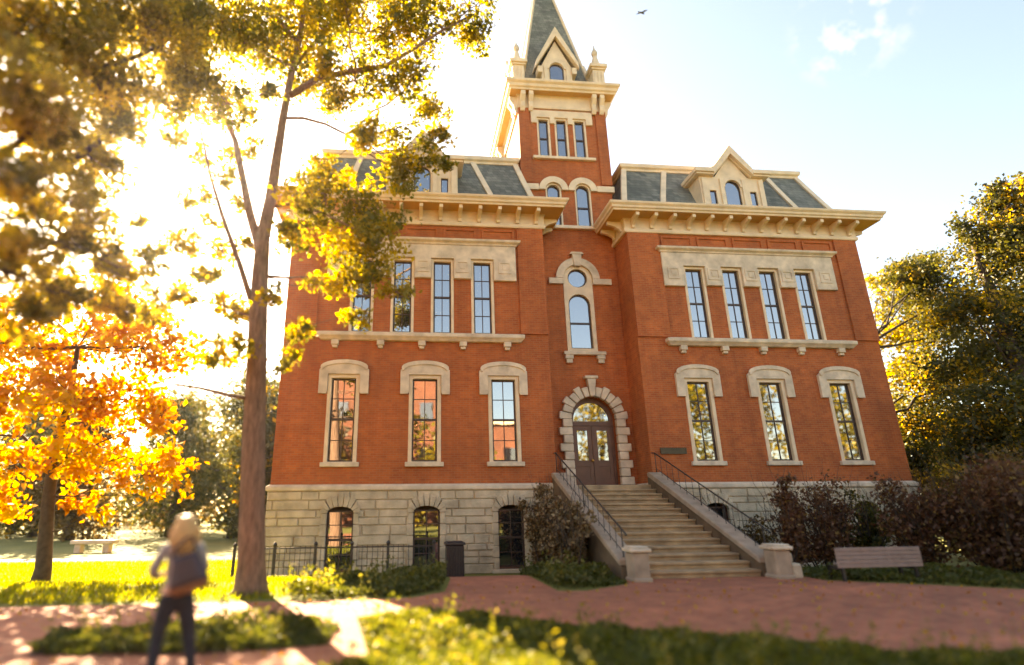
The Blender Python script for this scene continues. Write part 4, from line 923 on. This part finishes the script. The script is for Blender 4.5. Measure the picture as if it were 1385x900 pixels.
J = [(0, 0, .86, (.15, .11)), (0, .0, .98, (.125, .095)), (0, -.01, 1.12, (.13, .095)), (0, -.005, 1.25, (.15, .095)), (0, 0, 1.33, (.085, .07)), (0, .01, 1.39, .05), (0, .03, 1.45, (.062, .066)), (0, .035, 1.52, (.076, .088)), (0, .025, 1.575, (.066, .078)),
     (-.1, .0, .8, .095), (-.13, .02, .45, .056), (-.15, -.02, .1, .038), (-.15, .05, .05, .036), (-.15, .15, .035, .03),
     (.1, .0, .8, .095), (.16, .03, .45, .056), (.22, -.01, .1, .038), (.22, .06, .05, .036), (.22, .16, .035, .03),
     (-.17, 0, 1.3, .052), (-.27, -.01, 1.06, .042), (-.2, .18, 1.0, .033), (-.13, .25, 1.03, .026),
     (.17, 0, 1.3, .052), (.25, .02, 1.06, .042), (.2, .2, 1.1, .033), (.13, .24, 1.17, .026),
     (0, .125, 1.5, .017), (-.078, .03, 1.51, .016), (.078, .03, 1.51, .016)]
E_ = [(0, 1), (1, 2), (2, 3), (3, 4), (4, 5), (5, 6), (6, 7), (7, 8), (0, 9), (9, 10), (10, 11), (11, 12), (12, 13), (0, 14), (14, 15), (15, 16), (16, 17), (17, 18), (3, 19), (19, 20), (20, 21), (21, 22), (3, 23), (23, 24), (24, 25), (25, 26), (7, 27), (7, 28), (7, 29)]
hand(J, E_, 22, (.8, .3, .3), (0, .4, .9), .7); hand(J, E_, 26, (-.8, .1, .5), (0, .4, .9), .8)
person = skin('person', J, E_, M['skin'], None); person.location = WB; person.rotation_euler.z = R(22)
tag(person, 'walker with long blonde hair, grey top and dark jeans seen from behind', 'person')
e = 1.13
skin('jeans', [(0, 0, .9, (.155, .118)), (0, 0, .8, (.15, .118)), (-.1, 0, .74, .108), (-.13, .02, .45, .073), (-.15, -.015, .12, .056), (-.15, 0, .06, .055), (.1, 0, .74, .108), (.16, .03, .45, .073), (.22, -.005, .12, .056), (.22, .0, .06, .055)],
     [(0, 1), (1, 2), (2, 3), (3, 4), (4, 5), (1, 6), (6, 7), (7, 8), (8, 9)], M['jeans'], person)
skin('top', [(0, 0, .80, (.172, .138)), (0, 0, .98, (.142, .112)), (0, -.01, 1.12, (.146, .112)), (0, -.005, 1.25, (.165, .112)), (0, 0, 1.335, (.09, .078)), (-.17, 0, 1.3, .066), (-.27, -.01, 1.06, .058), (-.21, .16, 1.0, .045), (.17, 0, 1.3, .066), (.25, .02, 1.06, .058), (.21, .18, 1.095, .045)],
     [(0, 1), (1, 2), (2, 3), (3, 4), (3, 5), (5, 6), (6, 7), (3, 8), (8, 9), (9, 10)], M['shirt'], person)
hm = MB(); random.seed(11)
for k in range(150):                                   # locks falling over neck and right shoulder
    a = random.uniform(R(150), R(395)); rr = .085; top = Vector((random.uniform(-.03, .03), .02+random.uniform(-.03, .03), 1.628))
    m1 = Vector((rr*1.12*math.cos(a), .025+rr*1.25*math.sin(a), random.uniform(1.5, 1.56))); L = random.uniform(.16, .36)
    m2 = m1+Vector((.03*math.cos(a)+random.uniform(-.015, .03), -.02+.02*math.sin(a), -L*.5)); m3 = m2+Vector((random.uniform(-.03, .03), random.uniform(-.02, .02), -L*.5))
    hm.tube([top, top.lerp(m1, .5)+Vector((.03*math.cos(a), .034*math.sin(a), .022)), m1, m2+Vector((random.uniform(-.02, .02), random.uniform(-.015, .015), 0)), m3], [.008, .014, .017, .014, .003], 6)
hm.lathe((0, .02, 1.53), [(.02, -.06), (.085, -.04), (.1, 0), (.097, .04), (.083, .075), (.058, .1), (.03, .113), (.005, .117)], 16)
hm.build('hair', M['hair'], person, world=False)
for x, y in ((-.15, .0), (.22, .0)):
    MB().add([(x+dx*(.045+.008*math.cos(t_)), y+.06+math.sin(t_)*.13*1.0, z) for z, dx in ((-.005, 1), (.05, .9), (.09, .6)) for t_ in [k*math.tau/12 for k in range(12)] for dx in [dx*math.cos(t_)/(.001+abs(1))]],
             [(i*12+k, i*12+(k+1) % 12, (i+1)*12+(k+1) % 12, (i+1)*12+k) for i in range(2) for k in range(12)]+[tuple(range(12)), tuple(range(24, 36))], True).build('shoe', M['shoe'], person, world=False)
# bag on the right shoulder, hanging against the back
bag = thing('shoulder_bag', WB+Vector((.19, -.07, .83)), 'plum leather shoulder bag with tan base slung on the walker back', 'bag'); bag.rotation_euler = (0, R(-17), R(12))
def bagm(z0, z1, w0, w1, d0, d1, n=14, x0=0.0):
    m = MB(); prof = []
    for i in range(7):
        t_ = i/6; prof.append((w0+(w1-w0)*t_, d0+(d1-d0)*t_, z0+(z1-z0)*t_))
    vs = [(x0+a*math.copysign(abs(math.cos(k*math.tau/n))**.6, math.cos(k*math.tau/n)), -.06+b*math.copysign(abs(math.sin(k*math.tau/n))**.6, math.sin(k*math.tau/n)), z-.03*(1-abs(math.cos(k*math.tau/n)))*0) for a, b, z in prof for k in range(n)]
    return m.add(vs, [(i*n+k, i*n+(k+1) % n, (i+1)*n+(k+1) % n, (i+1)*n+k) for i in range(6) for k in range(n)]+[tuple(range(n)), tuple(range(6*n, 7*n))], True)
bagm(.12, .42, .2, .12, .1, .05).build('bag_body', M['bag'], bag, world=False)
bagm(.045, .125, .17, .203, .085, .103).build('bag_base', M['tan'], bag, world=False)
MB().tube([(-.12, -.07, .42), (-.06, -.08, .52), (.05, -.05, .585), (.12, .08, .6), (.14, .17, .52), (.12, .2, .36)], .014, 8).tube([(.12, -.07, .42), (.11, -.06, .53), (.1, .04, .595)], .014, 8).build('strap', M['bag'], bag, world=False)

# ------------------------------------------------------------------ bird
bpz = at(868, 18, 6)
bd = thing('bird', bpz, 'small dark bird gliding in the sky right of the spire', 'bird'); bd.rotation_euler = (R(10), R(25), R(-60))
MB().tube([(0, -.2, 0), (0, -.12, .01), (0, 0, .02), (0, .12, .015), (0, .2, .01), (0, .25, 0)], [.01, .045, .06, .05, .03, .006], 8).add([(-.05, -.15, 0), (.05, -.15, 0), (.07, -.33, 0), (-.07, -.33, 0)], [(0, 1, 2, 3)]).build('body', M['feather'], bd, world=False)
for s_ in (-1, 1): MB().add([(s_*.03, .08, .03), (s_*.25, .12, .1), (s_*.45, .0, .06), (s_*.25, -.04, .09), (s_*.03, -.1, .02), (s_*.03, .08, .02), (s_*.25, .12, .088), (s_*.45, .0, .05), (s_*.25, -.04, .08), (s_*.03, -.1, .01)], [(0, 1, 2, 3, 4), (9, 8, 7, 6, 5)]).build('wing', M['feather'], bd, world=False)
